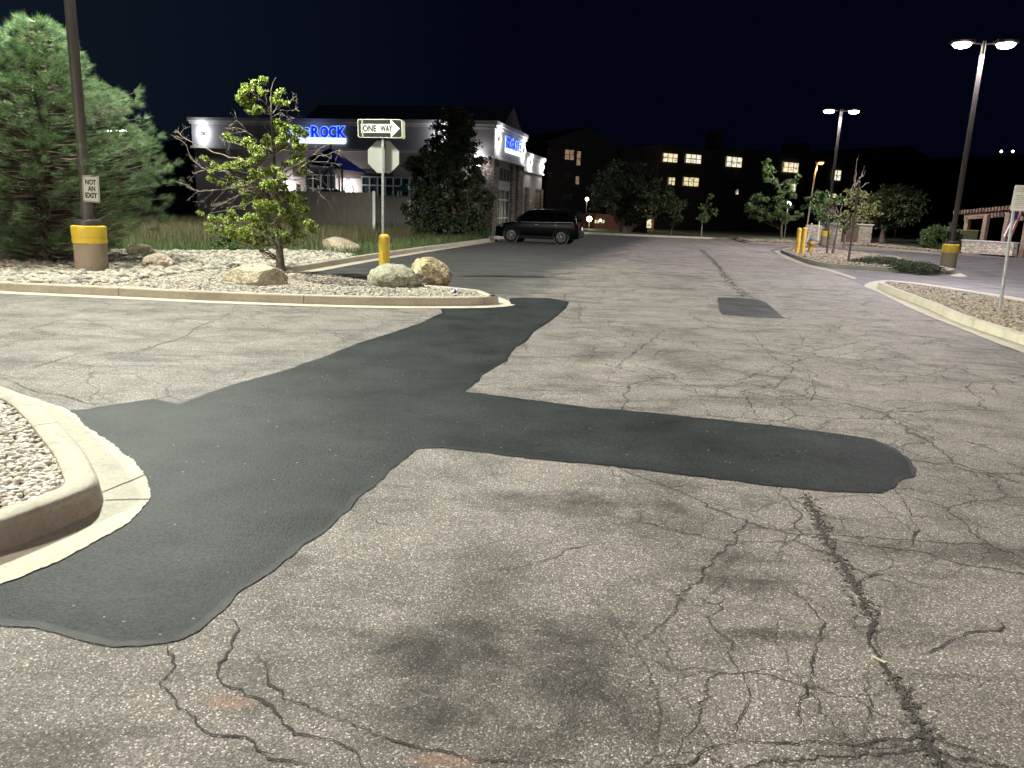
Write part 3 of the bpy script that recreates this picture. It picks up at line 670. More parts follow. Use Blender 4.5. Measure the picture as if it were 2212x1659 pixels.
mb = MB(); mb.poly([G(*p, .006) for p in ((2052, 594), (2075, 590), (2090, 596.5), (2078, 598), (2062, 597))]); struct('island_apron_end', mb, M_CONC, 'small concrete apron at the right end of the planted island')

# smoother road between and beyond the right islands
rp = [(1660, 541), (1690, 533), (1790, 535), (1950, 545), (2080, 552), (2400, 570), (2600, 700), (2212, 655), (2093, 633), (1990, 620), (1915, 611), (1868, 617), (1790, 586), (1735, 574), (1695, 557)]
mb = MB(); mb.poly([G(x, y, 0.004) for x, y in rp]); struct('side_road', mb, M_ROAD, 'smooth grey road beyond the right islands')
# gravel strip
gp = offset(K4, 0.2, .1); top = [G(x, y, .1) for x, y in ((2075, 546), (2000, 541), (1940, 533), (1857, 527), (1787, 524), (1693, 520.5), (1610, 519))]
i75 = min(range(len(gp)), key=lambda i: (gp[i]-G(2075, 549, .1)).length)
strip = gp[:i75]+top
mb = MB(); mb.poly(strip); struct('gravel_strip_bed', mb, M_SOILG, 'bedding of the gravel strip')
s = sample_poly(strip, 6500); v, f = pebbles(s, 0.10, 0.06, 0.14, 1); o = objnp('gravel_strip', v, f, M_GRAVW); tag(o, 'pale gravel strip along the far side of the road', 'gravel', None, 'stuff')

# fresh asphalt patches
pt = [(1102, 655), (1103, 643.5), (1130, 642.5), (1184, 643.5), (1228, 651), (1221, 665.4), (1193, 689), (1165, 707.6), (1149.5, 717), (1140, 732.6), (1112, 750), (1090, 779.5), (1060, 797), (1037, 811), (1034, 820), (1001, 846),
      (1050, 851), (1100, 858), (1260, 879), (1400, 891), (1600, 912), (1760, 930), (1888, 948), (1938, 972), (1960, 991), (1971, 1010), (1973, 1027), (1943, 1034), (1930, 1051), (1896, 1063.6), (1853, 1063), (1733, 1055), (1618, 1042), (1469, 1023), (1300, 1003),
      (1150, 989), (1050, 976), (960, 966), (900, 967), (870, 990), (800, 1050), (740, 1105), (690, 1150), (600, 1215), (510, 1280), (440, 1345), (395, 1372), (345, 1386), (250, 1390), (160, 1372), (75, 1352), (20, 1350), (-40, 1330), (-200, 1330), (-160, 1230),
      (60, 1170), (240, 1050), (200, 950), (120, 888), (175, 886), (217, 878), (330, 861), (385, 872.5), (397, 867), (451, 848), (506, 830.5), (605, 803), (700, 771), (778, 740), (834, 723), (903, 700), (940, 682.6), (957, 676), (952, 664), (1069, 655)]
def lin(pts, step):
    o = []
    for a, b in zip(pts, pts[1:]+pts[:1]):
        k = max(1, int((b-a).length/step)); o += [a.lerp(b, i/k) for i in range(k)]
    return o
PT = rag(lin([G(x, y, 0.005) for x, y in pt], 0.018), 0.018, 5)
mb = MB(); mb.poly(PT)
M_TAR = simple('tar_rim', (0.010, 0.011, 0.0115), 0.6, var=0.4, scale=25, bmp=0.4, spec=0.15)
rim_ = rag(PT, 0.004, 25); cen = offset(PT+[PT[0]], 0.0)[:-1]; n = len(PT); inn = []
for i_, p in enumerate(PT):
    a_ = PT[(i_-6) % n]; b_ = PT[(i_+6) % n]; d_ = (b_-a_).normalized(); w__ = 0.022+0.016*mnoise.noise(p*5); inn.append(p+Vector((-d_.y, d_.x, 0))*(-w__))
outr = []
for i_, p in enumerate(PT):
    a_ = PT[(i_-6) % n]; b_ = PT[(i_+6) % n]; d_ = (b_-a_).normalized(); outr.append(p+Vector((-d_.y, d_.x, 0))*(.012+.012*mnoise.noise(p*9)))
mr2 = MB(); mr2.add([Vector((p.x, p.y, .0068)) for p in inn]+[Vector((p.x, p.y, .0042)) for p in outr], [(i_, (i_+1) % n, n+(i_+1) % n, n+i_) for i_ in range(n)]); struct('patch_tar_rim', mr2, M_TAR, 'darker tar-sealed edge of the fresh patch')
o = struct('fresh_asphalt_patch', mb, M_PATCH, 'black cross-shaped fresh asphalt patch across the lot')
p2 = [(1549.6, 642), (1595, 643), (1638, 646.6), (1654, 653), (1675, 670), (1696.5, 688), (1629, 685), (1560.5, 680), (1553, 670), (1551, 655)]
mb = MB(); mb.poly(rag(lin([G(x, y, 0.005) for x, y in p2], 0.03), 0.02, 5)); struct('small_asphalt_patch', mb, M_PATCH2, 'small dark rectangular asphalt patch further up the lane')

# traced cracks
CR = [([(450, 1329), (488, 1335), (514, 1354), (504, 1383), (488, 1409), (464, 1438), (466, 1463), (488, 1482), (524, 1502), (559, 1514), (600, 1543), (655, 1575), (729, 1601), (767, 1630), (790, 1665)], .011),
      ([(357, 1392), (372, 1440), (350, 1466), (385, 1505), (415, 1543), (447, 1569), (482, 1585), (527, 1595), (575, 1623), (664, 1656)], .010),
      ([(517, 1399), (552, 1415), (584, 1460), (610, 1486), (620, 1505), (664, 1518), (713, 1546), (783, 1575), (889, 1614), (1007, 1633), (1087, 1646), (1180, 1640), (1290, 1662)], .008),
      ([(1733, 1061), (1752, 1090), (1768, 1121), (1802, 1198), (1845, 1262), (1861, 1300), (1879, 1347), (1891, 1399), (1921, 1454), (1968, 1527), (1998, 1587), (2040, 1662)], .020),
      ([(1410, 1662), (1469, 1650), (1520, 1620), (1571, 1599), (1661, 1599), (1776, 1604), (1866, 1599), (1990, 1593), (2088, 1621), (2169, 1657)], .009),
      ([(1678, 1241), (1708, 1271), (1763, 1318), (1772, 1365), (1759, 1403), (1746, 1454), (1740, 1500), (1729, 1540), (1733, 1590)], .008),
      ([(1930, 1052), (1943, 1066), (1955, 1090), (1973, 1121), (1981, 1151), (1960, 1177)], .010),
      ([(1951, 1044), (2003, 1066), (2109, 1070), (2216, 1074)], .008),
      ([(2139, 1322), (2169, 1356), (2110, 1362), (2067, 1377), (2010, 1400), (1968, 1412)], .010), ([(2169, 1356), (2216, 1374)], .01),
      ([(1866, 1441), (1879, 1488), (1876, 1520), (1879, 1548), (1866, 1582)], .007),
      ([(1763, 1318), (1830, 1345), (1880, 1375)], .006), ([(1560, 1600), (1590, 1560), (1620, 1500), (1600, 1450)], .006),
      ([(11, 804), (60, 795), (101, 784), (142, 772), (191, 757), (240, 762), (257, 765), (303, 757), (353, 741), (399, 727), (426, 706), (478, 687), (517, 665)], .014),
      ([(0, 812), (50, 835), (90, 848), (145, 855), (175, 865), (194, 871), (219, 873)], .012), ([(410, 742), (450, 752), (500, 764), (560, 768), (620, 775)], .008),
      ([(1601, 704), (1620, 717), (1651, 751), (1673, 773), (1710, 795), (1698, 814), (1670, 836), (1607, 842), (1614, 862), (1640, 905)], .014),
      ([(1710, 795), (1745, 808), (1760, 850), (1740, 880)], .012), ([(1651, 751), (1600, 757), (1560, 740)], .012), ([(1720, 715), (1735, 740), (1700, 765)], .012),
      ([(1870, 810), (1930, 830), (1990, 850), (2100, 880), (2212, 900)], .012), ([(1800, 850), (1890, 890), (2010, 930), (2212, 990)], .012),
      ([(1745, 1106), (1680, 1085), (1560, 1060), (1470, 1045)], .008), ([(2062, 1290), (2000, 1265), (1900, 1240), (1845, 1262)], .009),
      ([(1320, 1170), (1235, 1185), (1160, 1215), (1010, 1240)], .006), ([(735, 1090), (790, 1115), (830, 1135), (880, 1128)], .006)]
for pts, wd in CR:
    base_ = smooth_line([G(x, y, 0.0035) for x, y in pts], 0.012 if wd < .0201 and pts[0][1] > 1000 else 0.03); ln = rag(base_, 0.030, 7, random.random()*9); ln = rag(ln, 0.007, 40, 3)
    n = len(ln); ws = [wd*(0.35+1.0*abs(mnoise.noise(Vector((p.x*7, p.y*7, 2))))*1.6)*min(1, 0.25+i/12, 0.25+(n-1-i)/12) for i, p in enumerate(ln)]
    off_ = [q-p for p, q in zip(base_, offset(base_, 1.0))]; a = [p+q*w_*.5 for p, q, w_ in zip(ln, off_, ws)]; b = [p-q*w_*.5 for p, q, w_ in zip(ln, off_, ws)]
    mb = MB(); mb.add(a+b, [(i, i+1, n+i+1, n+i) for i in range(n-1)]); struct('pavement_crack', mb, M_CRACK)
for pts, wd, nn in (([(1514, 539), (1535, 558), (1557, 583), (1580, 612), (1608, 641)], 0.15, 900), ([(1745, 1075), (1768, 1121), (1802, 1198), (1845, 1262), (1879, 1330)], .055, 500), ([(1930, 1465), (1968, 1527), (1998, 1587), (2030, 1650)], 0.035, 260)):
    ln = smooth_line([G(x, y) for x, y in pts], 0.05); idx = rng.integers(0, len(ln), nn)
    s = np.array([(ln[i].x, ln[i].y) for i in idx])+rng.normal(0, wd*0.45, (nn, 2))
    v, f = pebbles(s, 0.0, 0.004 if wd < .1 else .01, 0.011 if wd < .1 else .028, 1, 0.3, 0.35); o = objnp('crumbled_asphalt', v, f, M_CRUMB); tag(o, 'dark crumbled asphalt along the lane seam' if wd > .1 else 'loose black crumbs in the long crack at the lower right', 'rubble', None, 'stuff')

# ------------------------------------------------------------------ grass
gpoly = [Vector((p.x, p.y, 0)) for p in cobline[1:]]+offset(K2[i_end:], 0.25)+[G(1062, 507), G(1040, 503), G(600, 492), G(100, 500)]
s = sample_poly(gpoly, 42000)
hh = np.clip((s[:, 1]-22)/14, 0, 1)
near = s[(rng.uniform(0, 1, len(s)) > 0.2)]
v, f = blades(near[:36000], 0.09, 0.10, 0.34, 0.009, 0.4); o = objnp('verge_grass', v, f, M_GRASS); tag(o, 'unmown green grass on the verge behind the boulders', 'grass', None, 'stuff')
tp = [PD(180, 0, 26), PD(560, 0, 26), PD(760, 0, 29.5), PD(900, 0, 36), PD(880, 0, 43), PD(500, 0, 42), PD(60, 0, 38)]
s = sample_poly([(p.x, p.y) for p in tp], 30000)
v, f = blades(s, 0.09, 0.30, 0.80, 0.007, 0.34); o = objnp('tall_dry_grass', v, f, M_DRY); tag(o, 'tall brown seeding grass in front of the fence', 'tall grass', None, 'stuff')

# ------------------------------------------------------------------ lamp posts
def lamp_post(P, H, half, yaw, label, power, col, foot=True, tilt=0.0, group='twin-head lamp posts of the parking lot', zb=0.08, lit=(1, 1), sz=1.3, cyl=True, ):
    t = thing('lamp_post', P, label, 'lamp post', group); P = Vector(P); d = Vector((math.cos(yaw), math.sin(yaw), 0))
    if foot:
        mb = MB(); mb.lathe(P, [(0.300, -0.05), (0.300, 0.60), (0.292, 0.625), (0.285, 0.63)], 40); obj('concrete_footing', mb, M_BASE, t, True)
        mb = MB(); mb.lathe(P, [(0.302, 0.60), (0.315, 0.60), (0.318, 0.66), (0.316, 0.695), (0.306, 0.70), (0.306, 0.715), (0.317, 0.72), (0.319, 0.90), (0.313, 0.93), (0.26, 0.94)], 40); obj('yellow_band', mb, M_YEL, t, True)
        mb = MB(); mb.lathe(P, [(0.245, 0.93), (0.245, 1.03), (0.225, 1.055), (0.12, 1.06)], 32); obj('base_cover', mb, M_CAP, t, True)
    mb = MB(); mb.lathe(P, [(0.100, 0.5 if foot else 0), (0.098, H*0.5), (0.078, H-0.05), (0.078, H+0.05), (0.0, H+0.06)], 20)
    obj('pole', mb, M_POLE, t, True)
    mb = MB(); mb.box(P+Vector((-0.10, -0.02, 1.25)), (0.05, 0.06, 0.28), None, 0.008); obj('hand_hole_cover', mb, M_CAP, t)
    for s_ in (-1, 1):
        q = P+Vector((0, 0, H))+d*(half*s_)
        mb = MB(); mb.tube([P+Vector((0, 0, H-0.05)), P+Vector((0, 0, H))+d*((half-0.2)*s_)], 0.035, 8); obj('arm', mb, M_POLE, t, True)
        Mz = Matrix.Rotation(yaw, 3, 'Z')
        mb = MB(); mb.box(q+Vector((0, 0, 0.03)), (0.62*sz, 0.42*sz, 0.16), Mz, 0.05); hd = obj('lamp_head', mb, M_CAP, t)
        prof = [(0.0, -0.21), (0.12, -0.20), (0.2, -0.16), (0.245, -0.09), (0.25, -0.055)]
        mb = MB(); mb.lathe(q, [(r*sz if r else 0.001, z) for r, z in prof], 24); ln = obj('lens', mb, M_LAMP, hd, True); ln.location = (0, 0, 0)
        ln.visible_diffuse = True
    lo = light('lamp_light', 'SPOT', P+Vector((0, 0, H-0.42)), power, col, t, 0.35, 172, (0, 0, -1), 0.25)
    # car-park luminaires throw more light outward than straight down
    l = lo.data; l.use_nodes = True; n_ = l.node_tree; em = n_.nodes['Emission']; g = n_.nodes.new('ShaderNodeNewGeometry'); sp = n_.nodes.new('ShaderNodeSeparateXYZ')
    n_.links.new(g.outputs['Incoming'], sp.inputs[0]); a = n_.nodes.new('ShaderNodeMath'); a.operation = 'ABSOLUTE'; n_.links.new(sp.outputs[2], a.inputs[0])
    p_ = n_.nodes.new('ShaderNodeMath'); p_.operation = 'POWER'; n_.links.new(a.outputs[0], p_.inputs[0]); p_.inputs[1].default_value = -2.0
    q_ = n_.nodes.new('ShaderNodeMath'); q_.operation = 'MINIMUM'; n_.links.new(p_.outputs[0], q_.inputs[0]); q_.inputs[1].default_value = 3.4
    mr_ = n_.nodes.new('ShaderNodeMapRange'); mr_.interpolation_type = 'SMOOTHSTEP'; mr_.inputs[1].default_value = 0.10; mr_.inputs[2].default_value = 0.50; mr_.inputs[3].default_value = 0.06
    n_.links.new(a.outputs[0], mr_.inputs[0]); x_ = n_.nodes.new('ShaderNodeMath'); x_.operation = 'MULTIPLY'; n_.links.new(q_.outputs[0], x_.inputs[0]); n_.links.new(mr_.outputs[0], x_.inputs[1])
    n_.links.new(x_.outputs[0], em.inputs['Strength'])
    return t
PL = G(200, 590, 0.09)
pl = lamp_post(PL, 9.0, 0.8, R(10), 'brown lamp post on a yellow-banded footing carrying the not-an-exit sign', 10800, (0.965, 1.0, 0.87))
P1 = G(2047, 577, 0.0)
h1 = PD(2129, 92, P1.y).z
lamp_post(P1, h1, 0.8, R(-8), 'tall bright twin-head lamp post on a footing at the right end of the planted island', 6200, (1.0, 0.91, 0.96))
P2 = G(1781, 529, 0.09); h2 = PD(1817, 238, P2.y).z
lamp_post(P2, h2-.09, 0.78, R(-8), 'farther twin-head lamp post rising beside the stone enclosure', 3600, (1.0, 0.95, 0.92))
lamp_post((-14.0, -3, 0), 9.0, 0.8, R(20), 'lamp post beyond the left edge of the photo', 5000, (1.0, 0.90, 0.77))
lamp_post((17.0, 4, 0), 9.0, 0.8, R(80), 'lamp post beyond the right edge of the photo', 2700, (1.0, 0.86, 0.80))

# NOT AN EXIT sign
def lab(mb_list): pass
pc = G(200, 590, 0.09); yS = PL.y-0.14
c0 = PD(196.5, 408, yS); ux = Vector((1, 0.0, -0.03)).normalized(); uz = Vector((0.03, 0, 1)).normalized(); 
t = thing('not_an_exit_sign', c0, 'white sign reading NOT AN EXIT fixed to the brown lamp post', 'sign')
W_, H_ = 0.325, 0.50
mb = MB(); mb.slab(rrect(W_, H_, 0.03), c0, ux, uz, 0.0, -0.006); obj('panel', mb, M_WHITE, t)
mb = MB(); a = rrect(W_-0.022, H_-0.022, 0.026); b = rrect(W_-0.040, H_-0.040, 0.020)
n = len(a); nrm = ux.cross(uz)
def P2D(p, d=0.0, c=None): return (c if c is not None else c0)+ux*p[0]+uz*p[1]+nrm*d
print('nrm', nrm)
mb.add([P2D(p, 0.002) for p in a]+[P2D(p, 0.002) for p in b], [(i, (i+1) % n, n+(i+1) % n, n+i) for i in range(n)]); obj('border', mb, M_BLACK, t)
mb = MB()
for w_, y0, x0, wd in (('NOT', 0.075, -0.105, 0.21), ('AN', -0.045, -0.06, 0.145), ('EXIT', -0.175, -0.115, 0.235)):
    mb = MB(); put_text(mb, w_, P2D((x0, y0), 0.002), ux, uz, wd, 0.102, 0.045); obj('lettering', mb, M_BLACK, t)
mb = MB(); mb.lathe(P2D((0, 0.225), 0.0), [(0.008, 0), (0.006, 0.006)], 8, Matrix(((1, 0, 0), (0, 0, -1), (0, 1, 0)))); obj('bolt', mb, M_GALV, t)

# one way / stop sign post in a yellow bollard
SB = G(830, 590, 0.09); sy = SB.y
t = thing('signpost', SB, 'perforated steel signpost in a yellow bollard behind the grey boulder', 'signpost')
top = PD(824, 257, sy); topz = top.z
bt = PD(830, 505.7, sy).z
mb = MB(); rr = 0.128; mb.lathe(SB, [(rr, -0.05), (rr, bt-0.13-SB.z+0.05), (rr*.97, bt-0.065-SB.z+.01), (rr*0.8, bt-0.02-SB.z), (rr*0.45, bt-SB.z), (0.001, bt-SB.z+.003)], 32); bo = obj('bollard_sleeve', mb, M_YEL, t, True)
px = Vector((PD(826.5, 400, sy).x, sy, 0))
mb = MB(); pb = Vector((SB.x, sy, 0)); lean = Vector((top.x-SB.x, 0, topz-SB.z)).normalized()
dx = lean; mb.box((pb+Vector((top.x, sy, 0)))/2+Vector((0, 0, (topz+bt-0.1)/2)), (0.051, 0.051, topz-bt+0.1), None, 0.006); obj('post', mb, M_GALV, t)
pxc = (SB.x+top.x)/2
for i in range(int((topz-0.55-bt)/0.0508)):
    z = bt+0.04+i*0.0508; mb = MB(); mb.lathe((pxc, sy-0.0262, z), [(0.007, -0.0006), (0.007, 0.0006)], 8, Matrix(((1, 0, 0), (0, 0, 1), (0, -1, 0)))); obj('perforation', mb, M_BLACK, t)
# stop sign seen from behind, on the far side of the post
ux = Vector((1, 0.05, 0.0)).normalized(); uz = Vector((0, 0, 1)); nrm = ux.cross(uz)
oc = PD(827.5, 339, sy); oc.y = sy+0.05; hw = (PD(861, 339, sy)-PD(794, 339, sy)).length/2
t2 = thing('stop_sign', oc, 'blank grey back of an octagonal stop sign on the steel post', 'sign')
k = hw*math.tan(R(22.5)); octp = [(hw, k), (k, hw), (-k, hw), (-hw, k), (-hw, -k), (-k, -hw), (k, -hw), (hw, -k)]
mb = MB(); mb.slab(octp, oc, ux, uz, 0.0, -0.003); obj('panel', mb, M_ALU, t2)
mb = MB(); mb.slab([(x*.98, y*.98) for x, y in octp], oc, ux, uz, -0.0035, -0.0045); obj('red_face', mb, M_RED, t2)
mb = MB(); put_text(mb, 'STOP', oc+nrm*-0.006-ux*-0.22-uz*0.09, -ux, uz, 0.44, 0.19, 0.02); obj('lettering', mb, M_WHITE, t2)
# one way sign in front
ux = Vector((1, 0.0, 0.03)).normalized(); uz = Vector((-0.03, 0, 1)).normalized(); nrm = ux.cross(uz)
c0 = PD(820.5, 277.5, sy-0.05); W_ = (PD(868.5, 277, sy-.05)-PD(772.7, 277, sy-.05)).length; H_ = 0.395
t3 = thing('one_way_sign', c0, 'black and white ONE WAY sign with a right-pointing arrow, facing the camera', 'sign')
mb = MB(); mb.slab(rrect(W_, H_, 0.045), c0, ux, uz, 0.0, -0.004); obj('panel', mb, M_WHITE, t3)
mb = MB(); mb.slab(rrect(W_-0.026, H_-0.026, 0.038), c0, ux, uz, 0.0015, 0.0005); obj('black_field', mb, M_BLACK, t3)
s3 = W_/400.0
aw = [(-170, 41), (96, 41), (96, 78), (103, 80), (180, 0), (103, -80), (96, -78), (96, -41), (-170, -41)]
mb = MB(); mb.slab([(x*s3, y*s3*0.93) for x, y in aw], c0, ux, uz, 0.003, 0.002); ar = obj('arrow', mb, M_WHITE, t3)
mb = MB(); put_text(mb, 'ONE', P2D((-153*s3, -29*s3), 0.0045, c0), ux, uz, 122*s3, 58*s3, 0.035); obj('lettering', mb, M_BLACK, t3); mb = MB(); put_text(mb, 'WAY', P2D((4*s3, -29*s3), 0.0045, c0), ux, uz, 110*s3, 58*s3, 0.035); obj('lettering', mb, M_BLACK, t3)
for yy in (78, -78): mb = MB(); mb.lathe(P2D((9*s3, yy*s3), 0.002, c0), [(0.011, -0.004), (0.011, 0.004), (0.006, 0.008)], 10, Matrix(((1, 0, 0), (0, 0, -1), (0, 1, 0)))); obj('bolt', mb, M_GALV, t3)
ux = Vector((1, 0.30, 0.03)).normalized(); c1 = c0+Vector((0.06, 0.13, 0.0))
t4 = thing('one_way_sign', c1, 'second one way sign seen from the back, its cream edge sticking out behind the first', 'sign')
mb = MB(); mb.slab(rrect(W_*0.98, H_, 0.045), c1, ux, uz, 0.002, -0.002); obj('panel', mb, M_CREAM, t4)

# right-edge sign on a round leaning-looking post
RB = G(2160, 668, 0.1); ry = RB.y
t = thing('parking_sign_post', RB, 'shiny steel post in the gravel of the right island', 'signpost')
tp_ = PD(2196, 405, ry); mb = MB(); mb.tube([RB-Vector((0, 0, .05)), Vector((tp_.x, ry, tp_.z))], 0.03, 14); obj('post', mb, M_GALV, t, True)
c0 = PD(2206, 428, ry-0.05); ux = Vector((1, -0.15, 0.0)).normalized(); uz = Vector((0.02, 0, 1)).normalized(); nrm = ux.cross(uz)
t = thing('parking_notice', c0, 'pale sign with rows of small grey print at the right edge', 'sign')
wd = 0.305; ht = (PD(2200, 401, ry)-PD(2190, 456, ry)).length
mb = MB(); mb.slab(rrect(wd, ht, 0.02), c0, ux, uz, 0, -0.004); obj('panel', mb, M_WHITE, t)
mb = MB()
for i, (tx, hgt, w2) in enumerate((('ATTENTION', .022, .22), ('PATRONS ONLY', .022, .25), ('STORE PARKING', .02, .22), ('AT', .014, .04), ('VEHICLES WILL', .018, .22), ('BE TOWED', .018, .13), ('VEHICLES PARKED', .016, .24), ('WITHOUT', .014, .14), ('PERMISSION', .016, .18), ('SUBJECT TO TOW', .016, .2), ('TOW CO', .016, .15))):
    yy = ht/2-0.04-i*(ht-0.05)/11.2; mb = MB(); put_text(mb, tx, P2D((-w2/2, yy-hgt/2), 0.002, c0), ux, uz, w2, hgt, 0.01); obj('small_print', mb, M_GLYPH, t)

# ------------------------------------------------------------------ boulders
def boulder(P0, P1, ytop, ybot, yd, mat, label, facets, seed, depth=0.8, twist=0.0):
    a = PD(P0, ybot, yd); b = PD(P1, ybot, yd); top_ = PD((P0+P1)/2, ytop, yd); z0 = 0.09
    cx = (a.x+b.x)/2; rx = abs(b.x-a.x)/2; hz = top_.z-z0; bm = bmesh.new(); bmesh.ops.create_icosphere(bm, subdivisions=5, radius=1.0)
    rz = hz*0.62; cz = z0+hz-rz; ry_ = rx*depth
    planes = [(Vector(n_).normalized(), d_) for n_, d_ in facets]
    for v in bm.verts:
        p = v.co.copy(); dn = p.normalized()
        q = dn*(1+0.10*mnoise.noise(dn*1.6+Vector((seed, 0, 0)))+0.07*mnoise.noise(dn*3.7+Vector((0, seed, 0))))
        for n_, d_ in planes:
            k_ = q.dot(n_)
            if k_ > d_: q -= n_*(k_-d_)*0.94
        q *= 1+0.045*mnoise.noise(dn*6+Vector((seed, seed, 0)))+0.022*mnoise.noise(dn*14)+0.012*mnoise.noise(dn*30)
        v.co = q
    xs = [v.co.x for v in bm.verts]; zs = [v.co.z for v in bm.verts]; mx, mn = max(xs), min(xs); mt = max(zs)
    for v in bm.verts:
        q = v.co; v.co = Vector((cx+((q.x-mn)/(mx-mn)*2-1)*rx, yd+q.y*ry_, cz+q.z/mt*rz))
    t = bpy.data.meshes.new('boulder'); org = Vector((cx, yd, z0))
    for v in bm.verts: v.co -= org
    bm.to_mesh(t); bm.free(); t.materials.append(mat); t.polygons.foreach_set('use_smooth', [True]*len(t.polygons))
    o = link('boulder', t); o.location = org; tag(o, label, 'boulder', 'boulders in the gravel bed'); return o
boulder(483, 620, 570, 628, G(550, 618, .1).y+0.15, M_ROCKA, 'tan flat-topped boulder in front of the leafy tree trunk', [((0.05, -0.45, 1), 0.74), ((0.9, -0.6, .15), 0.70), ((-0.75, -0.9, 0.25), 0.72), ((-0.1, -1, 0.45), 0.74), ((-1, -0.1, 0.8), 0.82)], 1.3, 0.66)
boulder(791, 905, 570, 631, G(850, 622, .1).y+0.12, M_ROCKB, 'grey-green lichened boulder in front of the yellow bollard', [((-0.6, -0.5, 0.9), 0.74), ((0.5, -0.5, 0.9), 0.78), ((-1, -0.4, 0.1), 0.85)], 5.1, 0.7)
boulder(881, 976, 555, 627, G(930, 616, .1).y+0.25, M_ROCKC, 'ochre boulder standing to the right of the lichened one', [((0.75, -0.35, 0.75), 0.68), ((-0.7, -0.5, 0.6), 0.8), ((0.1, -1, 0.1), 0.75)], 9.4, 0.8)
boulder(694, 778, 512, 546, G(735, 545, .1).y+0.5, M_ROCKD, 'brown slanting boulder in the grass near the yellow bollard', [((0.55, -0.2, 0.85), 0.55), ((-0.9, -0.5, -.2), 0.62), ((0, -1, 0.4), 0.7)], 3.3, 0.6)
boulder(274, 334, 527, 560, G(303, 556, .1).y+0.3, M_ROCKD, 'dark brown boulder behind the rounded pink one', [((0, -0.3, 1), 0.7), ((0.4, -1, 0), 0.7)], 12.7, 0.8)
boulder(310, 377, 547, 587, G(343, 583, .1).y+0.25, M_ROCKE, 'rounded pinkish boulder right of the lamp post footing', [((-0.5, -0.6, 0.8), 0.92)], 20.2, 0.85)

# dropped cup
CP = G(984, 632, 0.13)
t = thing('paper_cup', CP, 'crushed white and blue paper cup lying on the gravel at the island nose', 'cup')
ax = Matrix.Rotation(R(72), 3, 'Y') @ Matrix.Rotation(R(15), 3, 'X')
mb = MB(); mb.lathe(CP+Vector((-0.02, 0, .02)), [(0.030, -0.06), (0.034, 0.0)], 18, ax); obj('cup_bottom', mb, M_CUP, t, True)
mb = MB(); mb.lathe(CP+Vector((-0.02, 0, .02)), [(0.0345, 0.0), (0.040, 0.055), (0.041, 0.06)], 18, ax); obj('cup_sleeve', mb, M_CUPB, t, True)
mb = MB(); mb.lathe(CP+Vector((-0.02, 0, .02)), [(0.041, 0.06), (0.047, 0.062), (0.047, 0.072), (0.041, 0.075)], 18, ax); obj('cup_lid', mb, M_CUP, t, True)

# ------------------------------------------------------------------ vegetation
LD = 7.0
def tree_at(base, name, label, cat, trunk_pts, trunk_r, blobs, mat, leaf, dens, group=None, stiff=0.06, bark=None, br=0.02, spread=0.55, seed=1, ydepth=None, minbr=0.4):
    """trunk_pts: world points; blobs: (x,y,rpix[,ydepth offset]) in photo pixels at the tree's own depth, turned to metres"""
    t = thing(name, base, label, cat, group); Y = ydepth or base.y; m = Y/FP
    mb = MB(); mb.tube(trunk_pts, trunk_r, 10)
    cs = []; rs = []; ns = []; tops = trunk_pts
    for b in blobs:
        r = b[2]*m; dy = b[3] if len(b) > 3 else random.uniform(-spread, spread)
        c = PD(b[0], b[1], Y+dy); k = max(1, int(round(3)))
        for j in range(k):
            q = c+Vector((random.gauss(0, r*.45), random.gauss(0, r*.45), random.gauss(0, r*.4)))
            cs.append(q); rr = r*random.uniform(0.5, 0.8); rs.append((rr*1.1, rr*1.1, rr*0.75)); ns.append(dens*LD*(rr/leaf)**2*random.uniform(.6, 1.3))
        # limb from the trunk
        tp = min(tops, key=lambda p: abs(p.z-(c.z-0.35*abs(c.x-p.x)-0.1)))
        if (c-tp).length > minbr*m*20 or True: branchy(mb, tp, c, br*max(.4, min(1, (c-tp).length)), br*0.2, 0.07, 6, 5)
    obj('trunk', mb, bark or M_BARK, t, True, False)
    v, f = leaves([tuple(c) for c in cs], rs, ns, leaf); objnp('crown', v, f, mat, t); return t

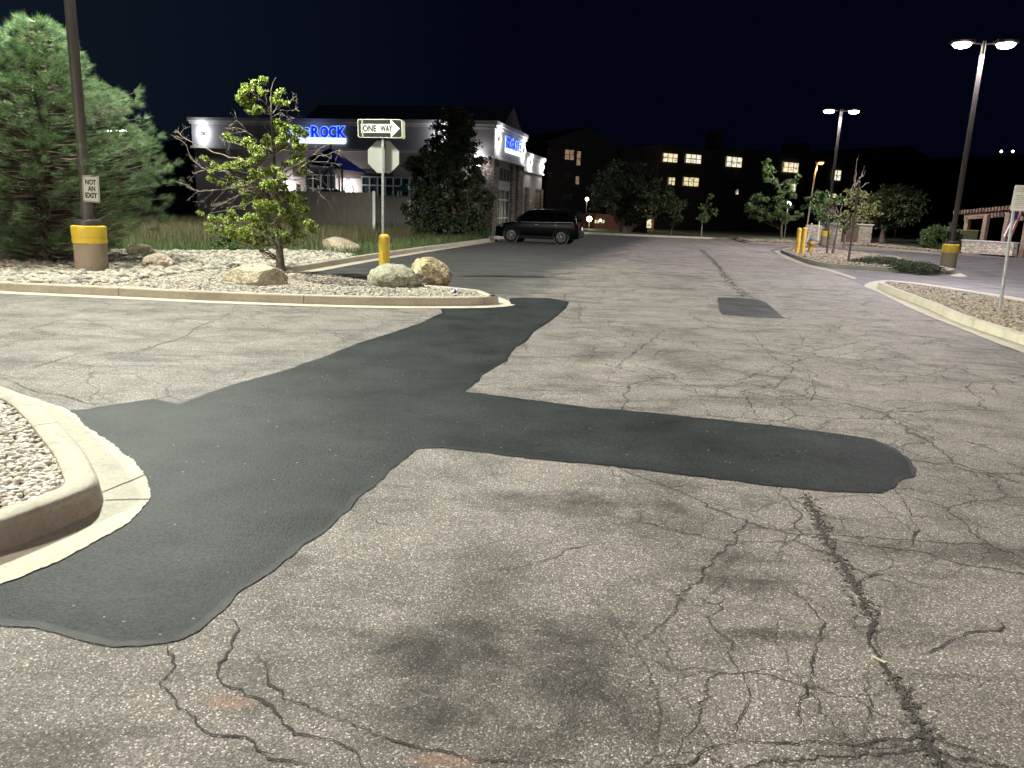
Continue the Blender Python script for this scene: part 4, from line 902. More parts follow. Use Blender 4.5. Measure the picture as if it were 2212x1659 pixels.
TB = G(607, 590, 0.09); ty = TB.y
tr = [Vector((PD(x, y, ty+dy).x, ty+dy, PD(x, y, ty+dy).z)) for x, y, dy in ((608, 592, 0), (605, 560, .0), (603, 530, .02), (600, 480, .05), (596, 430, .03), (592, 380, 0), (590, 330, .02), (588, 285, 0), (586.5, 245, 0), (585.5, 197, 0.03), (590, 178, .05), (596, 168, .05))]
tr[0].z = 0.03
trr = [.115, .085, .078, .066, .056, .046, .037, .028, .018, .012, .009, .007]
blob = [(534, 186, 13), (527, 198, 9), (552, 184, 9), (566, 175, 10), (531, 217, 14), (522, 210, 9), (545, 222, 11), (553, 239, 10), (541, 243, 7), (571, 203, 9), (598, 214, 10), (610, 203, 9), (603, 225, 9), (618, 222, 6),
        (600, 262, 10), (606, 278, 14), (622, 272, 11), (620, 290, 14), (640, 284, 12), (655, 288, 9), (599, 298, 12), (497, 296, 9), (508, 301, 8), (534, 305, 13), (548, 318, 12), (574, 301, 9), (557, 328, 14), (583, 322, 14), (600, 318, 11), (636, 312, 14), (650, 322, 11), (657, 345, 13), (645, 362, 12), (620, 355, 12), (632, 340, 12),
        (449, 345, 10), (440, 340, 7), (462, 356, 11), (478, 362, 11), (455, 372, 9), (505, 347, 12), (495, 362, 13), (520, 360, 13), (548, 350, 12), (460, 388, 10), (478, 398, 10), (495, 382, 12), (526, 388, 14), (548, 378, 14), (567, 372, 14), (590, 372, 15), (606, 378, 12),
        (580, 398, 14), (597, 408, 14), (557, 410, 14), (535, 412, 12), (510, 405, 11), (557, 430, 14), (526, 440, 13), (580, 436, 15), (609, 430, 14), (626, 420, 11), (598, 455, 14), (638, 440, 13), (655, 450, 11), (652, 432, 9), (625, 455, 13), (566, 462, 14),
        (547, 474, 14), (520, 476, 13), (497, 470, 11), (474, 476, 11), (458, 470, 8), (430, 459, 7), (438, 462, 6), (443, 488, 9), (462, 496, 10), (489, 492, 13), (510, 500, 14), (540, 496, 15), (570, 488, 15), (600, 480, 15), (630, 478, 14), (656, 474, 12), (668, 488, 12), (645, 496, 14), (615, 503, 13), (590, 514, 12), (560, 518, 12), (535, 514, 12), (628, 515, 11), (652, 513, 9), (676, 500, 8), (505, 512, 10), (604, 470, 15), (575, 445, 13)]
t = tree_at(TB, 'leafy_tree', 'yellow-green half-bare young tree behind the tan boulder', 'tree', tr, trr, [(b[0], b[1], b[2]*(1.1 if b[0] > 515 or b[1] > 465 or b[1] < 300 else .72)) for b in blob], M_LEAF, 0.054, 8.5, None, br=0.016, spread=0.75)
# dead limbs
mb = MB()
def limb(pts, r0, r1, twigs=6, spready=0.5, tl=26):
    d0 = random.uniform(-.15, .15); d1 = random.uniform(-spready, spready); k = len(pts); W = []
    for i, (x, y) in enumerate(pts): W.append(PD(x, y, ty+d0+(d1-d0)*i/(k-1)))
    W = smooth_line(W, 0.06); W = [p+Vector((mnoise.noise(p*6), mnoise.noise(p*6+Vector((9, 0, 0))), mnoise.noise(p*6+Vector((0, 9, 0)))))*0.035 for p in W]
    n = len(W); mb.tube(W, [r0+(r1-r0)*i/(n-1) for i in range(n)], 5)
    for _ in range(twigs):
        i = random.randint(int(n*.25), n-2); d = (W[i+1]-W[i]).normalized(); e = (d*0.7+Vector((random.gauss(0, .6), random.gauss(0, .5), random.gauss(0.0, .6)))).normalized()
        L_ = random.uniform(.3, 1)*tl*0.01; p = W[i]; q = p+e*L_; pp = branchy(mb, p, q, r1*1.3, 0.0018, 0.12, 5, 4)
        for _ in range(2):
            a = pp[random.randint(2, 4)]; branchy(mb, a, a+(e+Vector((random.gauss(0, .7), random.gauss(0, .5), random.gauss(0, .7)))).normalized()*L_*.5, .0028, .0014, .1, 3, 4)
for pts, r0, r1, tw in (
    ([(590, 372), (560, 362), (534, 350), (510, 342), (465, 330), (422, 309), (395, 296), (380, 281)], .020, .004, 8),
    ([(500, 372), (443, 364), (420, 349), (408, 328), (398, 308), (376, 297)], .010, .003, 7),
    ([(443, 366), (425, 372), (414, 375)], .006, .002, 3),
    ([(560, 385), (520, 402), (463, 410), (432, 412), (408, 403), (390, 395), (376, 390)], .014, .003, 9),
    ([(463, 410), (430, 412), (416, 420)], .006, .002, 3), ([(463, 410), (445, 430), (435, 440)], .006, .002, 3),
    ([(595, 380), (574, 345), (557, 330), (548, 300), (534, 285), (512, 258), (501, 249), (499, 243)], .014, .003, 6),
    ([(534, 285), (515, 278), (497, 277), (480, 273)], .007, .002, 3), ([(534, 285), (510, 285), (490, 284)], .006, .002, 2), ([(548, 315), (510, 310), (480, 300), (474, 295)], .008, .002, 4),
    ([(596, 400), (560, 375), (575, 345), (600, 330), (620, 318)], .012, .004, 4),
    ([(592, 392), (609, 391), (640, 370), (672, 347), (690, 338), (724, 328), (738, 325)], .015, .004, 8), ([(724, 328), (738, 338), (745, 350)], .006, .002, 2),
    ([(615, 372), (650, 352), (665, 340), (690, 325), (699, 316), (712, 312)], .010, .003, 5), ([(672, 347), (690, 350), (720, 352), (735, 356)], .007, .002, 4),
    ([(605, 402), (630, 389), (655, 398), (680, 410), (705, 424)], .012, .003, 5), ([(630, 389), (665, 385), (700, 394), (715, 420), (728, 446)], .009, .002, 6),
    ([(655, 398), (665, 420), (668, 445)], .006, .002, 3), ([(688, 400), (695, 425), (720, 440)], .006, .002, 3), ([(640, 372), (662, 378), (680, 392), (690, 410)], .006, .002, 4), ([(650, 360), (675, 372), (690, 385)], .006, .002, 5),
    ([(600, 440), (560, 430), (520, 445), (480, 455), (450, 464), (448, 480), (447, 490)], .014, .003, 6), ([(575, 420), (530, 410), (500, 400), (470, 430), (458, 445)], .010, .003, 9), ([(560, 415), (510, 425), (480, 440), (462, 450)], .009, .003, 9), ([(540, 405), (505, 430), (490, 455)], .008, .002, 9),
    ([(586, 243), (575, 228), (560, 212), (552, 200), (548, 190)], .009, .003, 3), ([(575, 225), (573, 205), (568, 190)], .006, .002, 2), ([(588, 243), (603, 228), (620, 226), (632, 212), (640, 208)], .009, .003, 6), ([(620, 226), (632, 238), (646, 234)], .005, .002, 4), ([(588, 252), (602, 245), (615, 250), (630, 262)], .006, .002, 5)):
    limb(pts, r0, r1, tw)
obj('dead_branches', mb, M_TWIG, t, True, False)

# pine
PB = Vector((PD(100, 580, 16.9).x, 16.9, 0.09))
t = thing('pine_tree', PB, 'big soft-needled green pine at the left edge behind the lamp post', 'pine tree')
mb = MB(); zt = PD(78, 40, PB.y).z; xt = PD(78, 40, PB.y).x
tp = [Vector((PB.x+(xt-PB.x)*k, PB.y, 0.05+(zt-0.05)*k)) for k in np.linspace(0, 1, 9)]
mb.tube(tp, [.15, .13, .115, .10, .08, .06, .045, .03, .012], 8)
# right-hand outline (photo pixels) -> radius by height
outl = [(25, 12), (60, 40), (90, 62), (105, 52), (140, 88), (180, 112), (205, 155), (225, 178), (262, 190), (300, 195), (330, 240), (400, 245), (440, 225), (480, 232), (520, 190), (560, 150), (590, 118)]
tips = []; MZ = PB.y/FP
for lev in np.linspace(0.045, 0.985, 46):
    z = 0.15+(zt-0.15)*lev; py = PD(100, 500, PB.y); ypix = 580-(580-32)*lev
    r = np.interp(ypix, [a for a, b in outl], [b for a, b in outl])*MZ*1.0
    nb = int(5+r*4.2); a0 = random.uniform(0, 6.28)
    axp = tp[0].lerp(tp[-1], lev)
    for k in range(nb):
        a = a0+k*2*math.pi/nb+random.uniform(-.25, .25); L_ = r*random.uniform(.72, 1.08)
        d = Vector((math.cos(a), math.sin(a), 0)); e = axp+d*L_+Vector((0, 0, L_*random.uniform(0.05, .3)))
        pts = [axp, axp.lerp(e, .5)+Vector((0, 0, -.06*L_)), e]; pts = smooth_line(pts, max(.08, L_/8)); n = len(pts)
        mb.tube(pts, [max(.004, .022*(1-i/n)) for i in range(n)], 4)
        for i in range(max(1, n//2), n):
            if i < n-1 and random.random() < .55: continue
            p = pts[i]; tips.append((p, d))
            for _ in range(1):
                s_ = d.cross(Vector((0, 0, 1)))*random.choice((-1, 1)); q = p+(s_*random.uniform(.5, 1)+d*.7+Vector((0, 0, random.uniform(-.1, .5)))).normalized()*random.uniform(.08, .26)*min(1, L_+.3); tips.append((q, (d+s_*.6)))
obj('trunk', mb, M_BARK, t, True, False)
T = np.array([tuple(p) for p, d in tips]); D = np.array([tuple(Vector((d.x, d.y, .5)).normalized()) for p, d in tips])
keep = T[:, 0] > -13.5; T, D = T[keep], D[keep]
nn = 64; n = len(T); print('pine tufts', n)
dd = D[:, None, :]*1.15+rng.normal(0, 0.48, (n, nn, 3)); dd /= np.linalg.norm(dd, axis=2)[..., None]
st = T[:, None, :]+rng.normal(0, .03, (n, nn, 3)); ln = rng.uniform(.10, .17, (n, nn, 1)); sd = np.cross(dd, rng.normal(0, 1, (n, nn, 3))); sd /= np.linalg.norm(sd, axis=2)[..., None]
V = np.stack([st-sd*.0026, st+sd*.0026, st+dd*ln], 2).reshape(-1, 3)
F = np.arange(len(V)).reshape(-1, 3)
# needles of one tuft share a colour: join them through a tuft core vertex
objnp('needles', V, F, M_NEED, t)

def col_to(px_, py_, Y): return PD(px_, py_, Y)
def simple_tree(name, label, cat, bx, by, trunk, blobs, mat, leaf, dens, tr_r, group=None, z=0.09, bark=None, br=.03, spread=.8, Y=None):
    B = G(bx, by, z) if Y is None else Vector((PD(bx, by, Y).x, Y, z)); Yd = B.y
    T_ = [Vector(B)-Vector((0, 0, .05))]+[PD(x, y, Yd) for x, y in trunk]; k = len(T_)
    return tree_at(B, name, label, cat, T_, [tr_r*(1-.75*i/(k-1)) for i in range(k)], blobs, mat, leaf, dens, group, br=br, spread=spread, bark=bark)
def fill(poly, n, r, jitter=.5):
    s_ = sample_poly(poly, n); return [(x, y, r*random.uniform(1-jitter, 1+jitter)) for x, y in s_]
# dark tree in front of the clinic
outline = [(972, 232), (985, 226), (1006, 262), (1022, 282), (1026, 292), (1010, 302), (1045, 318), (1048, 345), (1042, 370), (1050, 388), (1040, 405), (1068, 425), (1050, 448), (1040, 462), (1030, 485), (1000, 497), (930, 497), (898, 480), (884, 460), (870, 448), (892, 440), (886, 425), (896, 405), (890, 372), (882, 345), (905, 350), (912, 330), (930, 305), (942, 285), (946, 265), (962, 262)]
simple_tree('shade_tree', 'large dark leafy tree standing before the corner of the lit building', 'tree', 985, 497, [(978, 440), (970, 380), (975, 320), (980, 260), (984, 238)], fill(outline, 190, 14, .35)+[(985, 236, 7), (975, 245, 9), (993, 250, 8), (984, 262, 10), (897, 345, 5), (905, 352, 5), (1062, 428, 7)], M_LEAFD, 0.16, 3.6, .13, None, Y=41.5, br=.05, spread=2.0)
# shrubs
simple_tree('shrub', 'small dark shrub at the edge of the cobbles left of the leafy tree', 'shrub', 490, 545, [(488, 525)], fill([(465, 545), (470, 515), (495, 503), (515, 520), (512, 545)], 26, 8), M_LEAFM, 0.06, 5, .02, None, br=.008, spread=.3)
simple_tree('shrub', 'pale shrub at the foot of the building pillar behind the car', 'shrub', 1045, 500, [(1046, 490)], fill([(1036, 500), (1040, 482), (1055, 478), (1058, 500)], 14, 5), M_LEAFM, 0.12, 3, .02, None, br=.008, spread=.3, Y=47)
gT = 'trees beyond the far end of the lot'
simple_tree('broad_tree', 'broad round dark tree in front of the apartments', 'tree', 1343, 499, [(1345, 470), (1348, 430), (1350, 390)], fill([(1285, 420), (1290, 375), (1320, 350), (1370, 348), (1410, 370), (1440, 400), (1452, 430), (1440, 462), (1400, 470), (1340, 475), (1300, 455), (1280, 440)], 130, 14, .4), M_LEAFD, 0.26, 2.6, .28, gT, br=.08, spread=3, Y=68)
simple_tree('sapling', 'faint sapling with a leaning pale stem just right of the broad dark tree', 'sapling', 1450, 502, [(1454, 475), (1458, 450)], fill([(1440, 475), (1436, 440), (1455, 425), (1475, 435), (1478, 460), (1465, 478)], 26, 9), M_LEAFD, 0.2, 2.4, .07, gT, br=.03, Y=66)
simple_tree('sapling', 'narrow lit green sapling alone in the far lawn', 'sapling', 1515, 504.5, [(1517, 480), (1523, 450), (1530, 425)], [(1536, 422, 5), (1530, 430, 6), (1524, 440, 7), (1533, 442, 5), (1519, 450, 7), (1526, 455, 7), (1515, 462, 7), (1528, 465, 8), (1541, 456, 6), (1547, 452, 5), (1544, 460, 4), (1518, 474, 6), (1511, 470, 5), (1525, 476, 4)], M_LEAFM, 0.17, 4.0, .06, gT, br=.012, spread=.5, Y=64, bark=M_TWIG)
simple_tree('maple_tree', 'bright irregular green tree with a tall left leader behind the hydrant', 'tree', 1687.6, 519, [(1688, 495), (1690, 470), (1692, 440), (1682, 400), (1660, 365)], [(1650, 360, 8), (1658, 354, 7), (1665, 362, 7), (1672, 368, 6), (1648, 372, 8), (1658, 378, 9), (1668, 384, 8), (1654, 388, 7), (1674, 394, 9), (1686, 400, 8), (1703, 395, 7), (1714, 390, 7), (1726, 384, 6), (1722, 378, 4), (1700, 410, 11), (1690, 420, 12), (1710, 420, 9), (1685, 440, 12), (1705, 445, 12), (1672, 450, 12), (1655, 430, 10), (1640, 425, 10), (1628, 432, 9), (1622, 446, 10), (1640, 446, 13), (1655, 455, 12), (1634, 460, 11), (1615, 450, 6), (1650, 470, 9), (1672, 470, 9), (1690, 462, 13), (1708, 468, 10), (1722, 466, 8), (1729, 461, 5), (1640, 474, 6)], M_LEAFM, 0.15, 4.0, .09, gT, br=.014, spread=1.1, Y=58)
gI = 'young trees on the planted island'
simple_tree('island_tree', 'dark-stemmed green tree on the planted island, left of the pair', 'tree', 1797.7, 551, [(1803, 525), (1809, 495), (1812, 470)], [(1752, 430, 8), (1763, 424, 7), (1770, 412, 8), (1780, 418, 9), (1747, 445, 8), (1760, 445, 10), (1775, 438, 11), (1790, 430, 9), (1800, 440, 9), (1812, 425, 8), (1820, 435, 9), (1765, 458, 9), (1780, 458, 10), (1775, 472, 8), (1790, 470, 10), (1800, 458, 9), (1785, 482, 6), (1805, 475, 8)], M_LEAFM, 0.13, 3.8, .07, gI, br=.025, spread=1.0)
simple_tree('island_tree', 'fuller olive-green tree on the planted island with bare twigs at its top', 'tree', 1821, 543, [(1825, 515), (1828, 480), (1840, 450)], [(1838, 415, 9), (1850, 408, 9), (1860, 415, 9), (1870, 424, 9), (1846, 425, 10), (1832, 430, 9), (1856, 435, 11), (1872, 440, 9), (1884, 445, 8), (1893, 438, 6), (1890, 455, 7), (1897, 463, 5), (1838, 445, 11), (1850, 455, 12), (1865, 458, 11), (1880, 464, 8), (1826, 458, 10), (1815, 465, 9), (1808, 478, 7), (1820, 480, 9), (1835, 475, 11), (1850, 475, 10), (1868, 475, 8), (1880, 478, 5), (1826, 490, 7), (1842, 488, 7), (1812, 488, 5)], M_LEAFR, 0.13, 3.8, .08, gI, br=.025, spread=1.1)
it = bpy.data.objects[-1] if False else [o for o in COL.objects if o.name.startswith('island_tree') and o.type == 'EMPTY'][-1]
mb = MB(); Y = it.location.y
for pts in (((1845, 405), (1850, 375), (1850, 350), (1855, 334)), ((1848, 402), (1862, 375), (1868, 358)), ((1846, 404), (1845, 385), (1848, 368)), ((1862, 405), (1870, 396), (1878, 395)), ((1855, 385), (1866, 378), (1870, 368)), ((1862, 372), (1864, 382)), ((1852, 395), (1842, 400), (1840, 408))):
    W = [PD(x, y, Y+random.uniform(-.2, .2)) for x, y in pts]; branchy(mb, W[0], W[1], .018, .013, .05, 4, 5)
    for a, b in zip(W[1:], W[2:]): branchy(mb, a, b, .013, .005, .06, 4, 5)
obj('bare_twigs', mb, M_TWIG, it, True, False)
simple_tree('spreading_tree', 'wide dim spreading tree with a pale-based trunk beyond the stone enclosure', 'tree', 1905, 527, [(1907, 505), (1912, 485), (1920, 460)], fill([(1880, 440), (1900, 410), (1940, 400), (1985, 405), (2002, 430), (1998, 455), (1980, 475), (1945, 492), (1915, 488), (1890, 495), (1878, 470)], 110, 11, .4), M_LEAFD, 0.26, 2.6, .28, gT, br=.08, spread=2.5, Y=66)
simple_tree('round_bush', 'rounded dark juniper bush left of the stone wall', 'bush', 2025, 537, [(2025, 515)], fill([(1993, 532), (1994, 505), (2010, 495), (2035, 490), (2060, 500), (2058, 535), (2030, 540)], 46, 9), M_LEAFM, 0.14, 3.4, .06, 'bushes by the pergola', br=.02, spread=.9, Y=51)
simple_tree('round_bush', 'smaller bush squeezed between the round bush and the utility cabinet', 'bush', 2075, 538, [(2075, 520)], fill([(2058, 535), (2062, 505), (2080, 498), (2090, 515), (2086, 535)], 24, 8), M_LEAFD, 0.14, 3.4, .05, 'bushes by the pergola', br=.02, spread=.5, Y=51)
for (x0, x1, y0, y1), lb in (((1862, 1955, 556, 577), 'farther low spreading juniper on the planted island'), ((1945, 2010, 570, 585), 'nearer low juniper at the right of the planted island')):
    yb = (y0+y1)/2+6; B = G((x0+x1)/2, yb, .1); t = thing('low_juniper', B, lb, 'juniper', 'low junipers on the planted island')
    cs = []; hwx = (G(x1, yb, .1)-G(x0, yb, .1)).length/2
    for _ in range(70): a = random.uniform(0, 6.28); q = math.sqrt(random.random()); cs.append((B.x+math.cos(a)*q*hwx, B.y+math.sin(a)*q*1.1, .12+.22*(1-q*q)))
    v, f = leaves(cs, [(.22, .22, .13)]*len(cs), [110]*len(cs), .055); objnp('foliage', v, f, M_LEAFD, t)
    mb = MB()
    for c in cs[::6]: branchy(mb, B, c, .015, .005, .05, 4, 4)
    obj('stem', mb, M_BARK, t, True, False)

# ------------------------------------------------------------------ posts, bollards, hydrant
for i, (bx, by, tx, ty_, lb) in enumerate(((1721, 549, 1727, 492, 'left one of the two faded yellow bollards beside the hydrant'), (1732, 551, 1738, 491, 'right one of the two faded yellow bollards, next to the hydrant'))):
    B = G(bx, by, .1); h = PD(tx, ty_, B.y).z-B.z; t = thing('pipe_bollard', B, lb, 'bollard', 'yellow pipe bollards by the hydrant')
    mb = MB(); r = .10; mb.lathe(B, [(r, -.05), (r, h-.09)], 20); obj('pipe', mb, M_YELD, t, True)
    mb = MB(); mb.lathe(B, [(r*1.03, h-.09), (r*1.02, h-.05), (r*.75, h-.015), (r*.3, h), (.001, h+.002)], 20); obj('domed_cap', mb, M_YELD, t, True)
B = G(1749.5, 547, .1); s_ = 1.0; h = PD(1756, 514.5, B.y).z-B.z; k = h/0.78
t = thing('fire_hydrant', B, 'yellow fire hydrant with a blue bonnet beside the two bollards', 'fire hydrant')
mb = MB(); mb.lathe(B, [(.17*k, -.05), (.17*k, .04*k), (.12*k, .06*k), (.11*k, .40*k), (.15*k, .42*k), (.15*k, .46*k), (.13*k, .48*k), (.14*k, .56*k), (.12*k, .64*k)], 20); bd = obj('barrel', mb, M_HYD, t, True)
mb = MB(); mb.lathe(B, [(.13*k, .64*k), (.12*k, .69*k), (.07*k, .74*k), (.03*k, .75*k), (.03*k, .79*k)], 16); obj('bonnet', mb, M_BLUEP, t, True)
for a in (-1, 1):
    mb = MB(); mb.lathe(B+Vector((0, 0, .52*k)), [(.055*k, .10*k), (.06*k, .19*k), (.04*k, .20*k), (.02*k, .23*k)], 12, Matrix.Rotation(a*math.pi/2, 3, 'Y')); obj('side_outlet', mb, M_CAP if a < 0 else M_HYD, t, True)
mb = MB(); mb.lathe(B+Vector((0, 0, .50*k)), [(.075*k, .10*k), (.08*k, .19*k), (.05*k, .21*k)], 14, Matrix.Rotation(math.pi/2, 3, 'X')); obj('pumper_outlet', mb, M_HYD, t, True)
def post(name, bx, by, tx, ty_, rad, mat, label, cat='post', group=None, z=.1):
    B = G(bx, by, z); T_ = PD(tx, ty_, B.y); t = MB(); t.tube([B-Vector((0, 0, .1)), B.lerp(T_, .97)], rad, 10); t.lathe(T_+(B-T_)*.03, [(rad*.9, 0), (rad*.5, rad*.6), (.001, rad*.8)], 10)
    o = obj(name, t, mat, None, True, True, B); return tag(o, label, cat, group)
post('marker_post', 1741, 528, 1754.3, 481.8, .055, M_WHITEP, 'leaning white marker post behind the hydrant', 'marker post')
post('marker_post', 1766.3, 524.5, 1770.7, 475.4, .05, M_WHITEP, 'upright white marker post left of the stone enclosure', 'marker post')
post('marker_post', 1798, 528, 1803.6, 466, .07, M_GALV, 'pale grey post in front of the left stone pillar', 'marker post')
post('tree_stake', 1786, 549.5, 1796, 437, .045, M_POLE, 'dark steel stake left of the two island trees', 'tree stake', 'tree stakes on the planted island')
post('tree_stake', 1831.7, 568, 1857, 388, .040, M_POLE, 'tall leaning steel stake nearest the kerb of the planted island', 'tree stake', 'tree stakes on the planted island')

# trash enclosure
EB = G(1862, 528, .09); ey = EB.y
t = thing('refuse_enclosure', EB, 'walled refuse enclosure with brown board gate and pale stone pillars', 'enclosure')
for (x0, x1), yo in (((1790, 1812), 0), ((1852, 1876), 0), ((1778, 1790), 3.0)):
    a = PD(x0, 520, ey+yo); b = PD(x1, 520, ey+yo); zt_ = 1.48; wd = b.x-a.x
    mb = MB(); mb.box(((a.x+b.x)/2, ey+yo, zt_/2), (wd, .8, zt_), None, .02); p = obj('stone_pillar', mb, M_STONEP, t)
    mb = MB(); mb.box(((a.x+b.x)/2, ey+yo, zt_+.055), (wd+.12, .92, .10), None, .02); obj('coping', mb, M_CORN, p)
a = PD(1812, 520, ey).x; b = PD(1852, 520, ey).x; nbd = 10
mb = MB()
for i in range(nbd): mb.box((a+(b-a)*(i+.5)/nbd, ey, .78), ((b-a)/nbd-.015, .05, 1.30))
obj('board_gate', mb, M_WOODG, t)
mb = MB(); mb.box((a+(b-a)/2+.0, ey+3.6, .7), (b-a+2.5, .2, 1.35)); obj('back_wall', mb, M_STONEP, t)

# pergola with stone wall
wa = G(2075, 545, .09); wb = G(2185, 553, .09); zt_ = PD(2130, 522.5, (wa.y+wb.y)/2).z
t = thing('low_stone_wall', wa, 'low pale stone wall at the foot of the pergola', 'wall')
dirw = (wb-wa).normalized(); nw = Vector((-dirw.y, dirw.x, 0)); Mw = Matrix((dirw, nw, Vector((0, 0, 1)))).transposed(); lw = (wb-wa).length
mb = MB(); mb.box(wa+dirw*lw/2+nw*.2+Vector((0, 0, (zt_-.09)/2)), (lw, .4, zt_-.09), Mw, .01); obj('stonework', mb, M_STONEP, t)
mb = MB(); mb.box(wa+dirw*lw/2+nw*.2+Vector((0, 0, zt_-.09+.035)), (lw+.1, .5, .06), Mw, .01); obj('coping', mb, M_CORN, t)
t = thing('pergola', wa+nw*2, 'red-brown timber pergola with rafters at the right edge', 'pergola')
for (tx, ty_, bx, by, dep) in ((2090, 472, 2085, 522, 5.0), (2132, 467, 2123, 522, 2.2), (2179.4, 463.6, 2169, 522.8, 1.4), (2224, 461, 2213, 522, 1.4)):
    yy = (wa+dirw*lw*((tx-2075)/110)).y+dep; p = PD((tx+bx)/2, (ty_+by)/2, yy); q = PD(tx, ty_, yy)
    mb = MB(); mb.box((p.x, yy, (q.z+.1)/2), (.28, .28, q.z-.1+.2), Mw, .02); obj('timber_post', mb, M_WOOD, t)
A = PD(2084, 470, wa.y+5.0); Bv = PD(2240, 458, (wa+dirw*lw*1.3).y+1.4); d = (Bv-A); 
Md = Matrix((d.normalized(), Vector((-d.y, d.x, 0)).normalized(), Vector((0, 0, 1)))).transposed()
mb = MB(); mb.box((A+Bv)/2, (d.length, .12, .30), Md, .01); mb.box((A+Bv)/2+Md @ Vector((0, 3.0, 0)), (d.length, .12, .30), Md, .01); obj('beam', mb, M_WOOD, t)
mb = MB(); nr = 22
for i in range(nr): mb.box(A.lerp(Bv, (i+.5)/nr)+Md @ Vector((0, 1.3, .29)), (.09, 4.4, .24), Md, .008)
obj('rafters', mb, M_WOOD, t)
c = PD(2092, 510, wa.y+1.6); t = thing('utility_cabinet', (c.x, c.y, .09), 'olive green utility cabinet behind the left end of the stone wall', 'cabinet')
zt2 = PD(2092, 498, c.y).z; mb = MB(); mb.box((c.x, c.y, (zt2+.09)/2), (.85, .6, zt2-.09), None, .03); obj('housing', mb, M_BOXG, t)
mb = MB(); mb.box((c.x, c.y-.31, zt2*.55), (.72, .02, zt2*.7), None, .005); obj('door_panel', mb, M_BOXG, t)
mb = MB(); mb.box((c.x, c.y, zt2+.02), (.9, .66, .04), None, .01); obj('lid', mb, M_YELD, t)
# flag
yy = wa.y-3; fp = PD(2190, 462, yy); t = thing('flag', fp, 'drooping red, white and blue striped flag behind the right signpost', 'flag')
mb = MB(); mb.tube([PD(2169, 495, yy), PD(2196, 448, yy)], .015, 8); obj('staff', mb, M_POLE, t, True)
cols = 7; xL = PD(2184, 480, yy); zt3 = PD(2190, 456, yy).z; zb3 = PD(2176, 511, yy).z
for i in range(cols):
    mb = MB(); W = []
    for j in range(10):
        tt = j/9; z = zt3+(zb3-zt3)*tt; xx = PD(2192-18*tt, 480, yy).x; w0 = (.11*(1+tt*.3)); a0 = w0*i/1.0*.55; a1 = w0*(i+1)/1.0*.55
        W.append((Vector((xx+a0-.1, yy+math.sin(i*1.5)*.06, z)), Vector((xx+a1-.1, yy+math.sin((i+1)*1.5)*.06, z))))
    mb.add([p for q in W for p in q], [(2*j, 2*j+1, 2*j+3, 2*j+2) for j in range(9)])
    obj('stripe', mb, M_RED if i % 2 == 0 else M_WHITE, t, True)
mb = MB(); mb.box(PD(2191, 464, yy-.12)+Vector((0, 0, 0)), (.42, .04, .42), Matrix.Rotation(R(12), 3, 'Y'), .01); obj('canton', mb, M_NAVY, t)

# ------------------------------------------------------------------ clinic building
ANG = R(13.5); O = Vector((PD(1064, 400, 56).x, 56, 0)); U = Vector((-math.cos(ANG), math.sin(ANG), 0)); V_ = Vector((math.sin(ANG), math.cos(ANG), 0)); Z = Vector((0, 0, 1))
MU = Matrix((U, V_, Z)).transposed()
def B_(u, v, z): return O+U*u+V_*v+Z*z
t = thing('clinic_building', O, 'low grey commercial building with blue glowing KIDS ROCK signs', 'building'); CL = t
TOPZ = PD(1040, 260.5, B_(1.3, 0, 0).y).z; print('parapet', TOPZ)
TZ2 = 7.75
def bbox(u0, u1, v0, v1, z0, z1): 
    m = MB(); m.box(B_((u0+u1)/2, (v0+v1)/2, (z0+z1)/2), (u1-u0, v1-v0, z1-z0), MU); return m
def addb(m, u0, u1, v0, v1, z0, z1): m.box(B_((u0+u1)/2, (v0+v1)/2, (z0+z1)/2), (u1-u0, v1-v0, z1-z0), MU); return m
def uat(px_, v=0.0):                                   # u where the ray through image column meets wall plane v
    p = PPL(px_, 350, B_(0, v, 0), V_); return (p-B_(0, v, 0)).dot(U)
def vat(px_, u=0.0):
    p = PPL(px_, 350, B_(u, 0, 0), U); return (p-B_(u, 0, 0)).dot(V_)
UL = uat(421, 1.2)
vM = vat(1134); vE = vat(1172.5, .6); print('clinic', UL, vM, vE)
BZ = PD(1058, 334, 56).z; print('band', BZ)
# main left wing
wing = bbox(3.2, UL, 1.2, 22, 0, 5.55); obj('wall', wing, M_STUC, t)
par = bbox(3.2, UL, 1.0, 21.9, 5.55, TZ2-.02); obj('parapet', par, M_STUCP, t)
m = MB(); addb(m, 3.1, UL+.25, .82, 1.1, TZ2-.25, TZ2); addb(m, 3.1, UL+.15, .90, 1.1, TZ2-.45, TZ2-.253); addb(m, 3.1, UL+.12, .88, 1.1, 5.45, 5.62); 
addb(m, UL-.1, UL+.25, .82, 22, TZ2-.249, TZ2-.001); obj('cornice', m, M_CORN, t)
dk = MB(); addb(dk, uat(850, 1.2), uat(788, 1.2)+6, 1.17, 1.25, 3.5, 4.15)
# entrance tower
m = MB(); addb(m, 0.0, 3.2, 0.15, vM, 5.2, TOPZ-.05); addb(m, .35, 3.2, 1.0, vM-.3, 0, 5.2); obj('tower_wall', m, M_STUC, t)
m = MB(); addb(m, -.22, 3.4, -.08, vM+.1, TOPZ-.28, TOPZ); addb(m, -.12, 3.3, .02, vM+.05, TOPZ-.5, TOPZ-.283); addb(m, -.13, 3.3, .02, vM+.04, 5.12, 5.30); obj('tower_cornice', m, M_CORN, t)
for (u0, u1, v0, v1) in ((0.0, 1.0, .25, 1.6), (0.0, 1.0, vM-1.9, vM-.3), (.05, .7, vM*.62, vM*.62+1.0)):
    m = MB(); addb(m, u0, u1, v0, v1, 0, 5.12); obj('stone_pillar', m, M_STONE, t)
m = MB(); addb(m, 2.4, 3.3, .3, 1.0, 0, 2.2); obj('stone_base', m, M_STONE, t)
